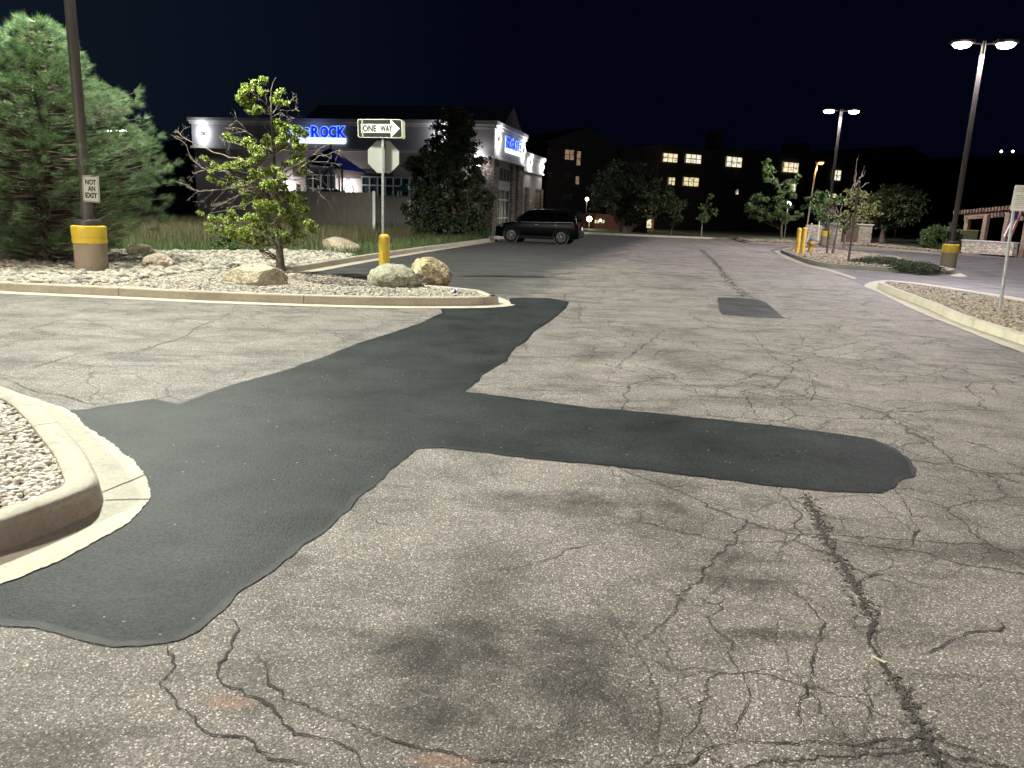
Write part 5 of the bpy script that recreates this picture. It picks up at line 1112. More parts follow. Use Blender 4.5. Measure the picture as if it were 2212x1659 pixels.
# right wing
RZ = PD(1140, 325.5, B_(.6, vM+.6, 0).y).z; RB2 = PD(1172, 378, B_(.6, vE, 0).y).z; print('rw', RZ, RB2)
m = MB(); addb(m, .6, 12, vM, vE-.02, 0, RB2); obj('wing_wall', m, M_STUC, t)
m = MB(); addb(m, .5, 12.1, vM+.02, vE, RB2, RZ-.03); obj('wing_parapet', m, M_STUC, t)
m = MB(); addb(m, .28, 12, vM+.03, vE+.2, RZ-.25, RZ); addb(m, .38, 12, vM+.03, vE+.1, RZ-.42, RZ-.253); addb(m, .40, 12, vM+.03, vE+.1, RB2-.08, RB2+.08); obj('wing_cornice', m, M_CORN, t)
for v0 in (vM+.4, vM+3.0, vE-2.6, vE-1.1):
    m = MB(); addb(m, .35, .75, v0, v0+.85, 0, 3.6 if v0 > vM+1 else 3.2); obj('stone_pillar', m, M_STONE, t)
m = MB(); addb(m, .50, .62, vM+4.4, vM+5.6, 0.1, 2.6); d_ = obj('door', m, M_GLASS, t)
m = MB(); addb(m, .44, .49, vM+4.55, vM+4.60, .9, 1.9); obj('handle', m, M_CHROME, d_)
# tower windows on the entrance side
def window(u, v0, v1, z0, z1, nv, nz, face='u', glass=M_GLASST, mats=M_FRAME, zt_list=None):
    g = MB(); fr = MB(); b_ = .05
    if face == 'u':
        addb(g, u, u+.05, v0, v1, z0, z1)
        for i in range(nv+1): vv = v0+(v1-v0)*i/nv; addb(fr, u-.05, u-.003, vv-b_, vv+b_, z0, z1)
        for zz in (zt_list or [z0+(z1-z0)*i/nz for i in range(nz+1)]): addb(fr, u-.047, u-.003, v0-b_, v1+b_, zz-b_, zz+b_)
    else:
        addb(g, v0, v1, u, u+.05, z0, z1)
        for i in range(nv+1): vv = v0+(v1-v0)*i/nv; addb(fr, vv-b_, vv+b_, u-.05, u-.003, z0, z1)
        for zz in (zt_list or [z0+(z1-z0)*i/nz for i in range(nz+1)]): addb(fr, v0-b_, v1+b_, u-.047, u-.003, zz-b_, zz+b_)
    w_ = obj('window', g, glass, CL); obj('frame', fr, mats, w_); return w_
window(.30, 1.7, vM*.62-.1, 3.7, 4.7, 4, 1); window(.30, 1.7, vM*.62-.1, .3, 3.1, 3, 1, zt_list=[.3, 1.0, 2.35, 3.1])
m = MB(); addb(m, .24, .34, 1.6, vM-2, 3.12, 3.65); obj('spandrel', m, M_CORN, t)
# rear facing windows of the left wing
zw = lambda y, px_: PPL(px_, y, B_(0, 1.2, 0), V_).z
window(1.14, uat(885, 1.2), uat(782.5, 1.2), .6, zw(383, 830), 6, 2, 'v', zt_list=[.6, zw(401, 830), zw(383, 830)])
window(1.14, uat(726, 1.2), uat(659.5, 1.2), .6, zw(378, 690), 4, 3, 'v', M_GLASS)
obj('recess_band', dk, M_STUCB, t)
m = MB(); addb(m, 3.3, UL, 1.13, 1.2, 3.75, 4.0); 
# pitched roof behind the parapet
RU0, RU1 = .9, uat(690, 9); v0, va, v1 = 4.4, 9.0, 13.6; za = PD(1102, 229.5, B_(RU0, va, 0).y).z; ze = 7.2
m = MB(); m.add([B_(RU0, v0, ze), B_(RU0, va, za), B_(RU0, v1, ze), B_(RU1, v0, ze), B_(RU1, va, za), B_(RU1, v1, ze)], [(0, 1, 4, 3), (1, 2, 5, 4)]); obj('roof', m, M_ROOF, t)
m = MB(); m.add([B_(RU0+.05, v0+.1, ze), B_(RU0+.05, va, za-.05), B_(RU0+.05, v1-.1, ze), B_(RU0+.3, v0+.1, ze), B_(RU0+.3, va, za-.05), B_(RU0+.3, v1-.1, ze)], [(0, 2, 1), (3, 4, 5), (0, 1, 4, 3), (1, 2, 5, 4)]); obj('gable', m, M_STUCB, t)
c = PPL(545, 258, B_(0, 4, 0), V_); m = MB(); m.box(c, (.9, .5, .08), MU); m.box(c-Vector((.3, 0, .3)), (.08, .1, .6)); m.box(c-Vector((-.25, 0, .3)), (.08, .1, .6)); obj('roof_vent', m, M_GALV, t)
# wall lights
def wall_light(p, nrm_, pw, part=CL, s_=.34):
    m = MB(); nrm_ = Vector(nrm_); up = Z; sd_ = nrm_.cross(up).normalized(); Mx = Matrix((sd_, nrm_, up)).transposed()
    m.box(p+nrm_*.10, (s_, .20, s_), Mx, .015); f_ = obj('wall_lamp', m, M_CAP, part)
    m = MB(); m.box(p+nrm_*.12+up*(s_/2+.012), (s_*.7, .12, .015), Mx); m.box(p+nrm_*.12-up*(s_/2+.012), (s_*.7, .12, .015), Mx); obj('lamp_glass', m, M_BULBW, f_)
    for k in (-1, 1):
        light('wall_lamp_light', 'POINT', p+nrm_*.36+up*(s_/2+.30)*k, pw*.55, (.93, .95, 1.0), part, .06)
        light('wall_lamp_light', 'POINT', p+nrm_*.30+sd_*(s_/2+.12)*k, pw*.35, (.93, .95, 1.0), part, .06)
VL = lambda x, y: PPL(x, y, B_(0, 1.0, 0), V_)
wall_light(VL(439, 288.5), -V_, 85); wall_light(VL(955, 290), -V_, 65)
wall_light(PPL(1034, 352, B_(0, .15, 0), V_)+Vector((0, 0, 0)), -V_, 65)
UR = lambda x, y, u=0: PPL(x, y, B_(u, 0, 0), U)
wall_light(UR(1076.5, 300), -U, 110); wall_light(UR(1129.8, 325), -U, 110); wall_light(UR(1144.5, 351, .5), -U, 110); wall_light(UR(1170.5, 361, .5), -U, 120)
# ground-floor lights by the playground
for x, y, pw in ((752.4, 396, 110), (625, 394, 80)):
    p = PPL(x, y, B_(0, 1.2, 0), V_); m = MB(); m.box(p-V_*.1, (.22, .18, .26), MU, .02); f_ = obj('wall_lamp', m, M_BULBW, CL)
    light('wall_lamp_light', 'POINT', p-V_*.45-Z*.25, pw, (1.0, .90, .88), CL, .1); light('wall_lamp_light', 'POINT', p-V_*.6-Z*1.0, pw*.7, (1.0, .92, .9), CL, .1)
# signs
def kids_sign(o, ux, wid, hgt, label, big_h, box_h, gap, side=False):
    nrm_ = ux.cross(Z); t = thing('shop_sign', o, label, 'sign', 'glowing shop signs on the building')
    sp = wid; n = nrm_
    letters = [('K', 0.0, 1.0, 0), ('I', .115, .86, .03), ('D', .165, .95, 0), ('S', .285, .82, .02), ('R', .415, 1.0, 0), ('O', .565, .98, 0), ('C', .705, 1.0, .0), ('K', .845, 1.02, .0)]
    wds = {'K': .145, 'I': .045, 'D': .115, 'S': .10, 'R': .14, 'O': .135, 'C': .13}
    rim = MB(); face = MB()
    for ch, x, hh_, up in letters:
        w1 = wds[ch]*wid; h1_ = big_h*hh_; e = .05*big_h
        put_text(rim, ch, o+ux*(x*wid-e)+Z*(box_h+gap+up*big_h-e)+n*.10, ux, Z, w1+2*e, h1_+2*e, 0.06, .02)
        put_text(face, ch, o+ux*(x*wid)+Z*(box_h+gap+up*big_h)+n*.14, ux, Z, w1, h1_, 0.04, .02)
    obj('letter_rims', rim, M_SIGNR, t); obj('letter_faces', face, M_SIGNB, t)
    m = MB(); m.slab(rrect(wid*.97, box_h, box_h*.48, 8), o+ux*wid*.5+Z*box_h/2+n*.09, ux, Z, .06, -.05); bx_ = obj('light_box', m, M_SIGNW, t)
    m = MB(); put_text(m, 'PEDIATRIC DENTISTRY & ORTHODONTICS', o+ux*wid*.07+Z*box_h*.32+n*.155, ux, Z, wid*.86, box_h*.36, 0.0); obj('small_letters', m, M_SIGNT, bx_)
    light('sign_light', 'POINT', o+ux*wid*.5+Z*(big_h)+n*.8, 22, (.25, .35, 1.0), t, .5)
    return t
a = PPL(621.5, 310.6, B_(0, 1.0, 0), V_); b = PPL(751, 310.6, B_(0, 1.0, 0), V_); tp_ = PPL(700, 273, B_(0, 1.0, 0), V_); bx_t = PPL(700, 297.6, B_(0, 1, 0), V_); bb_ = PPL(700, 310.6, B_(0, 1, 0), V_)
a.z = bb_.z; b.z = bb_.z
kids_sign(a, -U, (b-a).dot(-U), 0, 'blue KIDS ROCK sign on the long wall, partly behind the leafy tree', tp_.z-bx_t.z, bx_t.z-bb_.z, .0)
a = UR(1089, 328.3); b = UR(1125.5, 343); kids_sign(a, V_, (b-a).dot(V_), 0, 'blue KIDS ROCK sign on the tower wall above the parked car', UR(1089, 293.5).z-UR(1089, 319).z, UR(1089, 319).z-UR(1089, 328.3).z, .0)

# ------------------------------------------------------------------ playground and fences
f0 = PD(808, 420, 37.5); f1 = PD(600, 414.5, 43.5); zt_ = f0.z; f0.z = f1.z = .05
t = thing('board_fence', f0, 'plain brown-grey fence in front of the playground, left of the corner post', 'fence', 'fences round the playground')
d = (f1-f0); dn = d.normalized(); Mf = Matrix((dn, Vector((-dn.y, dn.x, 0)), Z)).transposed(); n = 60
mb = MB()
for i in range(n): mb.box(f0+dn*(d.length*(i+.5)/n)+Z*(zt_/2), (d.length/n-.006, .03, zt_-.05), Mf)
obj('boards', mb, M_FENCE, t)
mb = MB(); mb.box(f0+d/2+Z*(zt_+.0), (d.length, .08, .06), Mf); obj('top_rail', mb, M_FENCE, t)
for k in (0.0, .28, .55, .8):
    mb = MB(); mb.box(f0+d*k+Vector((0, -.06, 0))+Z*(zt_/2+.05), (.12, .08, zt_+.1), Mf, .01); obj('fence_post', mb, M_FENCE if k else M_WHITEP, t)
g0 = PD(808, 424.5, 46.5); g1 = PD(884, 427, 45.2); zt_ = (g0.z+g1.z)/2; g0.z = g1.z = .05
t = thing('corrugated_fence', g0, 'pale corrugated fence right of the corner post, behind the signpost', 'fence', 'fences round the playground'); d = g1-g0; dn = d.normalized(); Mf = Matrix((dn, Vector((-dn.y, dn.x, 0)), Z)).transposed(); n = 26
mb = MB()
for i in range(n): mb.box(g0+dn*(d.length*(i+.5)/n)+Z*(zt_/2)+Vector((0, .03*(i % 2), 0)), (d.length/n-.004, .04, zt_), Mf)
obj('corrugated_sheet', mb, M_FENCEG, t)
mb = MB(); mb.box(g1+Z*(zt_*.45), (.16, .16, zt_*.9), Mf, .01); obj('fence_post', mb, M_WHITEP, t)
mb = MB(); mb.tube([g0+Z*zt_+Vector((0, -.05, .02)), g1+Z*zt_+Vector((0, -.05, .02))], .03, 6); obj('top_rail', mb, M_GALV, t)
# shade sails
yS = 49.0
t = thing('shade_sail', PD(714, 440, yS), 'bright blue tensioned shade sail over the playground', 'shade sail')
def sail(mb, A, B, C, D, n=10, sag=.5):
    g = []
    for i in range(n+1):
        for j in range(n+1):
            u, v = i/n, j/n; p = (A*(1-u)+B*u)*(1-v)+(D*(1-u)+C*u)*v
            pin = sag*(math.sin(math.pi*v)*(abs(u-.5)*2)+math.sin(math.pi*u)*(abs(v-.5)*2))*.25; ctr = (A+B+C+D)/4; p = p+(ctr-p)*pin*.5; g.append(p)
    mb.add(g, [(i*(n+1)+j, (i+1)*(n+1)+j, (i+1)*(n+1)+j+1, i*(n+1)+j+1) for i in range(n) for j in range(n)])
mb = MB(); sail(mb, PD(716, 321, yS), PD(797, 375, yS-1.0), PD(742, 367, yS-3.5), PD(716, 336, yS-2.0)); obj('canopy', mb, M_SAIL, t, True, False)
mb = MB(); sail(mb, PD(714, 319, yS+.2), PD(742, 366, yS-3.3), PD(664, 356, yS-3.0), PD(663, 340, yS+.6)); obj('shaded_canopy', mb, M_SAIL_SHADED, t, True, False)
for x, y0, y1, dy in ((714.5, 312, 440, .3), (739, 365, 440, -3.2), (665, 352, 440, -2.8)):
    mb = MB(); a = PD(x, y0, yS+dy); mb.tube([(a.x, a.y, 0.05), a], .06, 8); obj('mast', mb, M_POLE, t, True)
t = thing('play_structure', PD(700, 450, 50), 'teal-roofed playground frame with steel uprights below the blue sail', 'playground')
for x, y0 in ((690, 352), (709, 352), (722, 350), (733, 380)):
    mb = MB(); a = PD(x, y0, 50); mb.tube([(a.x, 50, .05), a], .05, 8); obj('upright', mb, M_GALV, t, True)
for x, y in ((703, 414), (725, 415)):
    c = PD(x, y, 49.6); mb = MB(); mb.lathe(c-Z*.3, [(.75, 0), (.6, .18), (.25, .42), (.03, .5)], 6); obj('roof', mb, M_TEAL, t)
mb = MB(); a = PD(699, 378, 49.5); b = PD(712, 361, 49.5); mb.tube([a, b], .09, 8); obj('slide_rail', mb, M_GALV, t, True)
mb = MB(); ring = [PD(762, 440, 49), PD(762, 418, 49), PD(764, 414.5, 49), PD(768, 413, 49)]; ax_ = [PD(x, y, 47.5) for x, y in ((744, 436), (744, 406), (746, 402), (750, 401), (758, 401), (761, 402), (763, 406), (763, 436))]; mb.tube(ax_, .035, 8); obj('climbing_arch', mb, M_POLE, t, True)
c = PD(876, 407, 48); t = thing('play_canopy', c, 'teal pitched canopy peeking over the corrugated fence beside the dark tree', 'playground canopy')
mb = MB(); mb.lathe(c-Z*.15, [(.85, 0), (.6, .14), (.03, .42)], 4, Matrix.Rotation(R(20), 3, 'Z')); obj('roof', mb, M_TEAL, t)
for k in (-.45, .45): mb = MB(); mb.tube([(c.x+k, c.y, .05), (c.x+k, c.y, c.z-.15)], .06, 8); obj('upright', mb, M_WHITEP, t, True)
c = PD(645, 414, 42.2); t = thing('activity_board', c, 'tall narrow white board with grey pictograms right of the leafy tree', 'board')
mb = MB(); mb.box(c, (.26, .04, .80), None, .01); obj('panel', mb, M_WHITE, t)
mb = MB()
for i in range(4): mb.box(c+Vector((0, -.024, .28-.185*i)), (.13, .006, .09))
obj('pictogram', mb, M_GLYPH, t)

# ------------------------------------------------------------------ parked car
CA = ANG
rc = G(1212, 528, 0); fu = Vector((-math.cos(CA), math.sin(CA), 0)); fl = Vector((math.sin(CA), math.cos(CA), 0))   # forward, and to the far side
# local axes: x forward, y towards the camera side (-fl), z up; origin under the middle of the near wheels' axle line
WB = 2.64; TRK = .80
ORG = rc + fl*TRK + fu*(WB/2)
MC = Matrix((fu, -fl, Z)).transposed()
def Cp(x, y, z): return ORG+MC @ Vector((x, y, z))
SC = 1.0
t = thing('parked_suv', ORG, 'black compact SUV parked nose-in at the far kerb', 'car'); CAR = t
st = [(-2.20, .40, .62, .80, .80, .62), (-2.17, .32, .95, .80, .90, .74), (-2.08, .28, 1.04, 1.12, .915, .76), (-1.98, .26, 1.12, 1.48, .92, .68), (-1.78, .25, 1.12, 1.62, .92, .65), (-1.3, .25, 1.10, 1.69, .925, .665), (-.6, .24, 1.08, 1.715, .925, .675), (.0, .24, 1.07, 1.71, .925, .675), (.40, .24, 1.06, 1.67, .925, .66), (.75, .24, 1.05, 1.46, .925, .67), (1.08, .24, 1.05, 1.20, .925, .74), (1.22, .24, 1.02, 1.07, .92, .77), (1.60, .25, .96, 1.01, .915, .74), (1.95, .26, .88, .94, .89, .70), (2.12, .28, .78, .86, .84, .66), (2.20, .34, .64, .70, .74, .55)]
prof_n = 14
def sect(s5):
    x, zb, zbelt, zr, w, wr = s5
    h = [(w*.72, zb), (w*.93, zb+.03), (w*.985, zb+.14), (w, .58), (w*.995, .78), (w*.975, max(zbelt-.04, zb+.2)), (w*.955, zbelt), ((w*.95+wr)/2+.01, (zbelt+zr)/2+.005), (wr+.03, zr-.06), (wr-.03, zr-.015), (wr*.6, zr+.02), (0, zr+.03)]
    return [(x, y, z) for y, z in h]+[(x, -y, z) for y, z in h[-2::-1]]
rows = [sect(s5) for s5 in st]; k = len(rows[0]); m = MB()
m.add([Cp(*p) for r_ in rows for p in r_], [(i*k+j, i*k+j+1, (i+1)*k+j+1, (i+1)*k+j) for i in range(len(rows)-1) for j in range(k-1)]+[tuple(range(k))[::-1], tuple((len(rows)-1)*k+j for j in range(k))]+[(i*k, (i+1)*k, (i+1)*k+k-1, i*k+k-1) for i in range(len(rows)-1)])
body = obj('body', m, M_CAR, t, True)
def side_pt(x, f_, out=.004, sgn=1):                    # point on the greenhouse side, f 0 at belt .. 1 at roof
    xs = [s5[0] for s5 in st]; g = lambda i: float(np.interp(x, xs, [s5[i] for s5 in st])); zb, zr, w, wr = g(2), g(3), g(4), g(5)
    y0 = w*.955; y1 = wr+.03; z0, z1 = zb, zr-.06; return Cp(x, sgn*(y0+(y1-y0)*f_+out+.012), z0+(z1-z0)*f_)
for sgn in (1, -1):
    for xs_ in (((1.02, .02), (.62, .80), (.36, .88), (-.02, .90), (-.02, .04)), ((-.10, .04), (-.10, .90), (-.75, .90), (-.95, .88), (-.98, .05)), ((-1.06, .06), (-1.04, .88), (-1.5, .86), (-1.88, .40), (-1.86, .10))):
        pts = [side_pt(x, f_, .006, sgn) for x, f_ in xs_]; m = MB(); m.add(pts+[p-(fl*-.012*sgn) for p in pts], [tuple(range(len(pts)))]+[(i, (i+1) % len(pts), len(pts)+(i+1) % len(pts), len(pts)+i) for i in range(len(pts))]); obj('side_window', m, M_CARG, t)
    m = MB(); m.tube([side_pt(x, 0, .012, sgn) for x in (1.15, .5, -.3, -1.1, -1.9)], .012, 6); obj('window_trim', m, M_TRIM if sgn < 0 else M_CHROME, t, True)
    m = MB(); m.tube([Cp(.35, sgn*.60, 1.70), Cp(.2, sgn*.60, 1.77), Cp(-1.5, sgn*.60, 1.76), Cp(-1.7, sgn*.60, 1.68)], .018, 6); obj('roof_rail', m, M_TRIM, t, True)
    m = MB(); m.box(Cp(.88, sgn*1.01, 1.10), (.14, .20, .16), MC, .04); obj('door_mirror', m, M_CAR, t, True)
    for x in (.02, -.98): m = MB(); m.box(Cp(x-.02, sgn*.925, .95), (.17, .025, .03), MC, .008); obj('door_handle', m, M_CHROME, t)
    m = MB(); m.box(Cp(0, sgn*.915, .30), (1.85, .05, .16), MC, .02); obj('sill_cladding', m, M_TRIM, t)
    m = MB(); 
    for x in (1.12, -.06, -1.02): m.box(Cp(x, sgn*.927, .68), (.008, .006, .62), MC)
    obj('door_gap', m, M_TRIM, t)
    m = MB(); m.slab([(-.22, -.06), (.20, -.05), (.10, .08), (-.24, .09)], Cp(2.0, sgn*.80, .82), MC @ Vector((1, -.35*sgn, 0)), Z, -.05, .05); obj('headlight', m, M_HLAMP, t)
    m = MB(); m.slab([(-.18, -.07), (.16, -.08), (.20, .09), (-.18, .10)], Cp(-2.03, sgn*.835, .98), MC @ Vector((-1, -.25*sgn, 0)), Z, -.05, .05); obj('tail_light', m, M_TAIL, t)
    for xw in (WB/2, -WB/2):
        c_ = Cp(xw, sgn*.80, .355); A = MC @ Matrix.Rotation(-math.pi/2*sgn, 3, 'X')
        m = MB(); ring = []
        for i in range(19):
            a = R(-8+196*i/18); ring.append((.405*math.cos(a), .405*math.sin(a)))
        for i in range(18, -1, -1):
            a = R(-8+196*i/18); ring.append((.47*math.cos(a), .47*math.sin(a)))
        m.slab(ring, Cp(xw, sgn*.90, .355), MC @ Vector((1, 0, 0)), Z, .05, -.03); obj('wheel_arch', m, M_TRIM, t)
        m = MB(); m.lathe(Cp(xw, sgn*.905, .355), [(.41, -.004), (.41, .004)], 24, A); obj('arch_liner', m, M_BLACK, t)
        m = MB(); m.lathe(c_, [(.24, -.11), (.33, -.11), (.355, -.08), (.36, 0), (.355, .11), (.33, .14), (.25, .145), (.245, .12)], 32, A); wh = obj('wheel', m, M_TYRE, t, True)
        m = MB(); m.lathe(c_, [(.245, .115), (.255, .135), (.235, .14), (.23, .12)], 28, A); m.lathe(c_, [(.055, .10), (.055, .14), (.04, .145)], 14, A)
        for i in range(5):
            for o_ in (-.11, .11):
                a = 2*math.pi*i/5+o_; a2 = 2*math.pi*i/5+o_*2.0
                p0 = c_+A @ Vector((.04*math.cos(a), .04*math.sin(a), .135)); p1 = c_+A @ Vector((.235*math.cos(a2), .235*math.sin(a2), .13)); m.tube([p0, p1], .016, 4)
        obj('rim', m, M_RIM, wh, True)
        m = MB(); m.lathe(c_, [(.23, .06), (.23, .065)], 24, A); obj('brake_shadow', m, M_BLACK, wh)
m = MB(); m.add([Cp(.50, .60, 1.615), Cp(.50, -.60, 1.615), Cp(1.10, -.72, 1.195), Cp(1.10, .72, 1.195)], [(0, 1, 2, 3)]); w_ = obj('windscreen', m, M_CARG, t); w_.location += fu*.02+Z*.03
m = MB(); m.slab([(-.62, -.17), (.62, -.17), (.54, .20), (-.54, .20)], Cp(-2.035, 0, 1.28), MC @ Vector((0, 1, 0)), MC @ Vector((.45, 0, .9)), -.03, .03); obj('rear_window', m, M_CARG, t)
m = MB(); m.box(Cp(-1.88, 0, 1.665), (.30, 1.15, .035), MC, .01); obj('roof_spoiler', m, M_CAR, t)
m = MB(); m.box(Cp(-2.18, 0, .50), (.14, 1.62, .26), MC, .04); obj('rear_bumper', m, M_TRIM, t)
m = MB(); m.box(Cp(2.14, 0, .42), (.16, 1.55, .26), MC, .04); obj('front_bumper', m, M_TRIM, t)
m = MB(); m.box(Cp(-2.235, .0, .80), (.02, .36, .16), MC); obj('number_plate', m, M_WHITEP, t)
m = MB(); m.box(Cp(-1.2, 0, 1.74), (.12, .03, .05), MC); obj('antenna_fin', m, M_CAR, t)
c = G(1072, 522, 0); t = thing('wheel_stop', c, 'short black rubber block at the kerb in front of the car', 'wheel stop')
m = MB(); m.slab([(-.09, 0), (.09, 0), (.06, .11), (-.06, .11)], c-fl*.0+Vector((.0, 0, 0)), Vector((.9, .1, 0)), Z, -.2, .2); obj('rubber_block', m, M_TYRE, t)

# ------------------------------------------------------------------ apartments and far lights
pa = PD(1496, 343, 94); pb = PD(1705, 361, 102.5); wd_ = (pb-pa); wd_.z = 0; wd_.normalize(); wn = Vector((wd_.y, -wd_.x, 0))
MA = Matrix((wd_, -wn, Z)).transposed()
def AP(x, y, off=0): return PPL(x, y, pa+wn*off, wn)
def apt_box(m, x0, x1, ytop, depth=14, off=0, yref=None):
    a = AP(x0, 400, off); b = AP(x1, 400, off); zt_ = AP((x0+x1)/2, ytop, off).z; c = (a+b)/2; l = (b-a).length; c.z = zt_/2; m.box(c-wn*(depth/2), (l, depth, zt_), MA); return zt_
t = thing('apartment_block', AP(1500, 470), 'long dark apartment block with several lit windows', 'apartment building'); APT = t
m = MB(); apt_box(m, 1421, 1585, 319); apt_box(m, 1585.2, 1740, 326, 14, -1.0); apt_box(m, 1740.2, 1870, 335, 14, -2.0); obj('wall', m, M_APT, t)
m = MB(); apt_box(m, 1541, 1556, 282, 2, -3); obj('chimney', m, M_APT, t); m = MB(); apt_box(m, 1716, 1740, 308, 3, -4); obj('chimney', m, M_APT, t)
m = MB(); a = AP(1800, 400, -1.8); apt_box(m, 1838, 1858, 366, .3, -1.6); obj('arched_panel', m, simple('tan_panel', (.10, .07, .05), .9), t)
lits = [panes('lit_room_warm', (1.0, .80, .50), 1.05, 3), panes('lit_room_yellow', (.95, .80, .42), .9, 9), panes('lit_room_pale', (1.0, .90, .66), 1.0, 14), panes('lit_room_dim', (.45, .30, .18), .55, 21)]
def apt_window(x0, x1, y0, y1, mat, nx=3, off=0, parent=None, fm=M_FRAMED, ny=2):
    a = AP(x0, y1, off); b = AP(x1, y1, off); z1 = AP((x0+x1)/2, y0, off).z; z0 = AP((x0+x1)/2, y1, off).z; l = (b-a).dot(wd_); o_ = Vector((a.x, a.y, 0))
    g = MB(); g.box(o_+wd_*l/2+wn*.05+Z*((z0+z1)/2), (l, .06, z1-z0), MA); w_ = obj('window', g, mat, parent or APT)
    f = MB(); b_ = .06
    for i in range(nx+1): f.box(o_+wd_*(l*i/nx)+wn*.11+Z*((z0+z1)/2), (b_*(1.6 if i in (0, nx) else 1), .05, z1-z0), MA)
    for i in range(ny+1): f.box(o_+wd_*(l/2)+wn*.108+Z*(z0+(z1-z0)*i/ny), (l, .05, b_*(1.6 if i in (0, ny) else 1)), MA)
    obj('frame', f, fm, w_); return w_
apt_window(1430, 1462, 331, 351, lits[0]); apt_window(1479, 1513, 333, 353.4, lits[2]); apt_window(1566.5, 1600.7, 338.5, 361.6, lits[2], off=-.9 if False else 0)
apt_window(1689, 1722.6, 350.5, 373, lits[0], off=-.9); apt_window(1441.5, 1456.6, 382.7, 400.5, lits[1], 2); apt_window(1474, 1507.7, 382.7, 402.7, lits[1]); apt_window(1796, 1814, 367, 390, lits[2], 2, off=-1.9); apt_window(1704, 1717, 396, 416, lits[2], 2, off=-.9); apt_window(1797, 1805, 418, 428, lits[1], 1, off=-1.9); apt_window(1588, 1594, 409, 421, lits[2], 1)
for x0, x1, y0, y1, of in ((1566, 1600, 390, 411, 0), (1640, 1670, 347, 368, -.9), (1475, 1507, 432, 452, 0), (1758, 1785, 362, 384, -1.9), (1830, 1856, 372, 392, -1.9)): apt_window(x0, x1, y0, y1, M_GLASS, 3, of)
# gabled block left, and blocks at the right
def gabled(name, label, x0, x1, yeave, yapex, off, mat, wins, roofm=M_APTB, xa=None):
    p0 = AP((x0+x1)/2, 470, off); t = thing(name, (p0.x, p0.y, 0), label, 'apartment building', 'dark apartment blocks beyond the lot')
    m = MB(); zt_ = apt_box(m, x0, x1, yeave, 16, off); obj('wall', m, mat, t)
    a = AP(x0, 400, off); b = AP(x1, 400, off); l = (b-a).dot(wd_); o_ = Vector((a.x, a.y, 0)); za_ = AP((x0+x1)/2, yapex, off).z
    m = MB(); 
    P = [o_-wd_*.6+wn*.5+Z*zt_, o_+wd_*l/2+wn*.5+Z*za_, o_+wd_*(l+.6)+wn*.5+Z*zt_]; Q = [p-wn*17 for p in P]; m.add(P+Q, [(0, 1, 2), (3, 5, 4), (0, 3, 4, 1), (1, 4, 5, 2), (0, 2, 5, 3)]); obj('roof', m, roofm, t)
    for w_ in wins: apt_window(*w_[:4], w_[4], w_[5] if len(w_) > 5 else 2, off, t)
gabled('gabled_apartments', 'dark gabled apartment block behind the parked car with a few dim windows', 1180, 1330, 314, 275, -6, M_APTB, [(1218, 1239, 323, 346, lits[3]), (1243, 1253, 326, 358, lits[3], 1), (1216, 1237, 372, 383, M_DIMW), (1241, 1250, 380, 399, lits[3], 1), (1275, 1290, 374, 390, M_DIMW), (1180.5, 1190, 320, 334, M_DIMW, 1), (1181, 1192, 370, 383, M_DIMW, 1), (1214, 1236, 418, 432, M_DIMW)])
gabled('gabled_apartments', 'unlit gabled block in the darkness between the two lamp posts', 1882, 2010, 345, 313, -10, M_APTB, [(1910, 1935, 346, 359, M_DIMW), (1958, 1972, 352, 366, M_DIMW, 1), (1985, 2000, 352, 366, M_DIMW, 1), (1955, 1975, 392, 406, M_DIMW), (2017, 2034, 455, 468, M_DIMW, 2)])
gabled('gabled_apartments', 'unlit block farthest right behind the pergola', 2040, 2330, 362, 330, -14, M_APTB, [(2085, 2105, 370, 384, M_DIMW), (2130, 2150, 374, 388, M_DIMW), (2160, 2172, 374, 388, M_DIMW, 1)])
def far_lamp(x, y, Y, r, mat, label, group=None, pole=True, pw=0, col=(1, .8, .5), z0=.09):
    p = PD(x, y, Y); t = thing('area_lamp', (p.x, p.y, z0 if pole else p.z), label, 'lamp', group); m = MB(); m.lathe(p, [(.001, -r), (r*.7, -r*.7), (r, 0), (r*.7, r*.7), (.001, r)], 14); obj('globe', m, mat, t, True)
    if pole: m = MB(); m.tube([(p.x, p.y+.0, z0-.05), (p.x, p.y, p.z-r)], .05, 8); obj('post', m, M_POLE, t, True)
    else: m = MB(); m.box(p+Vector((0, r+.05, 0)), (r*1.2, .12, r*1.2)); obj('bracket', m, M_CAP, t)
    if pw: light('area_lamp_light', 'POINT', p-Vector((0, r+.1, 0)), pw, col, t, r)
far_lamp(1268, 430, 86, .20, M_BULB, 'warm lamp on a post behind the rear of the parked car', pw=150)
far_lamp(1273, 473, 76, .27, M_BULB, 'low warm lamp near the ground right of the parked car', pw=180, pole=True)
far_lamp(1297, 476, 80, .12, M_BULB, 'tiny warm lamp right of the low lamp', pole=True)
far_lamp(1702.5, 441.5, 70, .26, M_BULBW, 'cool white lamp glowing through the bright irregular tree', pw=300, col=(.95, 1, 1))
far_lamp(1243+8, 349.5, 99, .16, M_BULB, 'small lamp inside an upper window of the gabled block', pole=False); far_lamp(1243+5, 395, 99, .14, M_BULB, 'small lamp inside a lower window of the gabled block', pole=False)
far_lamp(1940, 462, 84, .35, M_BULBW, 'pale lamp seen through the spreading tree', pw=60, col=(.8, .9, 1))
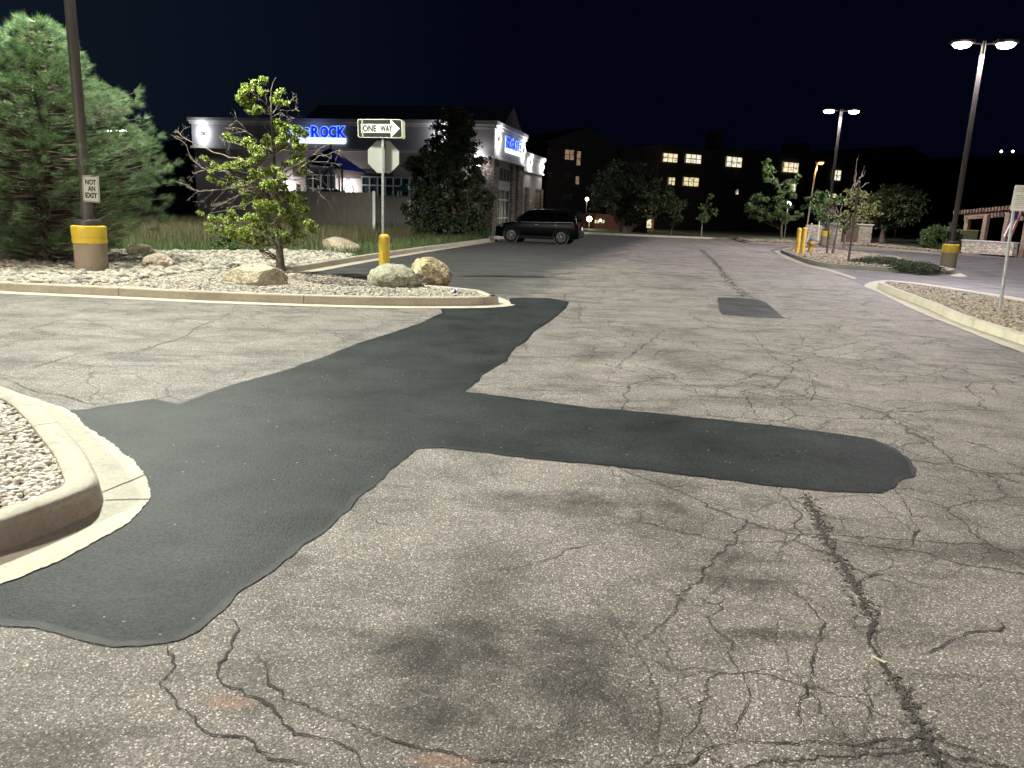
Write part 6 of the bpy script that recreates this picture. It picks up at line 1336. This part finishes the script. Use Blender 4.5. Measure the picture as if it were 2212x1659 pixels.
# lit doorway and carport front
t = thing('lit_entry', AP(1398, 480, 6), 'small lit brown entrance at the foot of the apartments', 'entrance'); m = MB(); a = AP(1398, 480, 6); m.box((a.x, a.y, 1.6), (1.4, .6, 3.2), MA); obj('wall', m, simple('entry_brown', (.25, .13, .07), .9), t)
m = MB(); m.box(Vector((a.x, a.y, 1.3))+wn*.34, (.6, .05, 2.0), MA); obj('glazed_door', m, panes('lit_door', (1, .85, .5), .9, 5), t)
light('entry_light', 'POINT', Vector((a.x, a.y, 2.6))+wn*1.2, 130, (1, .65, .35), t, .1)
t = thing('low_garage', AP(1290, 480, 2), 'low brick annex with two small lit windows right of the car', 'annex'); m = MB(); a = AP(1262, 480, 2); b = AP(1315, 480, 2); zt_ = AP(1290, 462, 2).z; c = (a+b)/2; m.box((c.x, c.y, zt_/2), ((b-a).length, 4, zt_), MA); obj('wall', m, simple('annex_brick', (.20, .09, .07), .9), t)
for x0, x1 in ((1282, 1294), (1296, 1305)): apt_window(x0, x1, 474, 483, lits[1], 2, 4.1, t, M_FRAMED, 1)
# orange street lamp
p = PD(1769, 351, 66); b = Vector((PD(1742, 495, 66).x, 66, .05)); t = thing('street_lamp', b, 'orange-lit street lamp with a curved arm in front of the apartments', 'street lamp')
k1 = PD(1761, 372, 66); m = MB(); m.tube(smooth_line([b, b.lerp(k1, .5), k1, PD(1765, 360, 66)+Vector((0, 0, 0)), p+Vector((-.1, 0, .03))], .5), .07, 8); obj('pole', m, M_TWIG, t, True)
m = MB(); m.box(p+Vector((.1, 0, .08)), (.75, .3, .16), Matrix.Rotation(R(-12), 3, 'Y'), .05); h_ = obj('lamp_head', m, M_CAP, t)
m = MB(); m.lathe(p+Vector((.15, -.04, -.02)), [(.001, -.16), (.16, -.1), (.24, 0), (.22, .03)], 16); obj('lens', m, M_LAMPO, h_, True)
light('street_lamp_light', 'SPOT', p+Vector((.1, -.1, -.3)), 900, (1, .5, .15), t, .15, 160, (0, 0, -1), .5); light('street_lamp_glow', 'POINT', p+Vector((-.3, -.3, -.5)), 60, (1, .5, .15), t, .15)
# utility box on far lawn, and a dim sign near the sapling
c = PD(1381, 486, 70); t = thing('transformer_box', (c.x, 70, .09), 'dark green transformer box under the broad dark tree', 'transformer'); m = MB(); m.box((c.x, 70, .95), (1.15, 1.0, .85), None, .03); m.box((c.x, 70, .3), (1.3, 1.1, .45), None, .02); obj('cabinet', m, M_APTB, t); m = MB(); m.box((c.x, 69.9, 1.40), (1.2, 1.1, .06), None, .01); obj('lid', m, M_BOXG, t)
# distant hills with a few lamps
t = MB(); nx = 90; W = []
for i in range(nx+1):
    a = R(-62+124*i/nx); hgt = 50+22*mnoise.noise(Vector((i*.09, 3, 0)))+10*mnoise.noise(Vector((i*.4, 8, 0))); d0, d1 = 420, 760
    W += [Vector((math.sin(a)*d0, math.cos(a)*d0, -2)), Vector((math.sin(a)*(d0+d1)/2, math.cos(a)*(d0+d1)/2, hgt*.62)), Vector((math.sin(a)*d1, math.cos(a)*d1, hgt))]
t.add(W, [(i*3+j, (i+1)*3+j, (i+1)*3+j+1, i*3+j+1) for i in range(nx) for j in range(2)]); struct('hills', t, M_HILL, 'dark hills against the night sky', True)
for x, y, lb in ((2163, 327, 'left one of two warm lights on the dark hill at the upper right'), (2188, 327, 'right one of two warm lights on the dark hill at the upper right')): far_lamp(x, y, 380, .55, M_BULB, lb, 'lights on the hill', pole=False)
for i, x in enumerate((233, 240, 252, 259, 264, 268, 272)): far_lamp(x, 282.5+(i % 2)*.6, 380, .32+.12*(i > 3), M_BULBW, 'white light in the short row of distant lights behind the pine', 'row of distant white lights', pole=False)
c = G(1898, 1424, .006); m = MB(); m.tube([c+Vector((-.016, .022, 0)), c+Vector((.016, -.022, 0))], .004, 8); o = obj('cigarette_end', m, M_CREAM, None, True, True, c); tag(o, 'cream cigarette end in the long crack at the lower right', 'cigarette end')
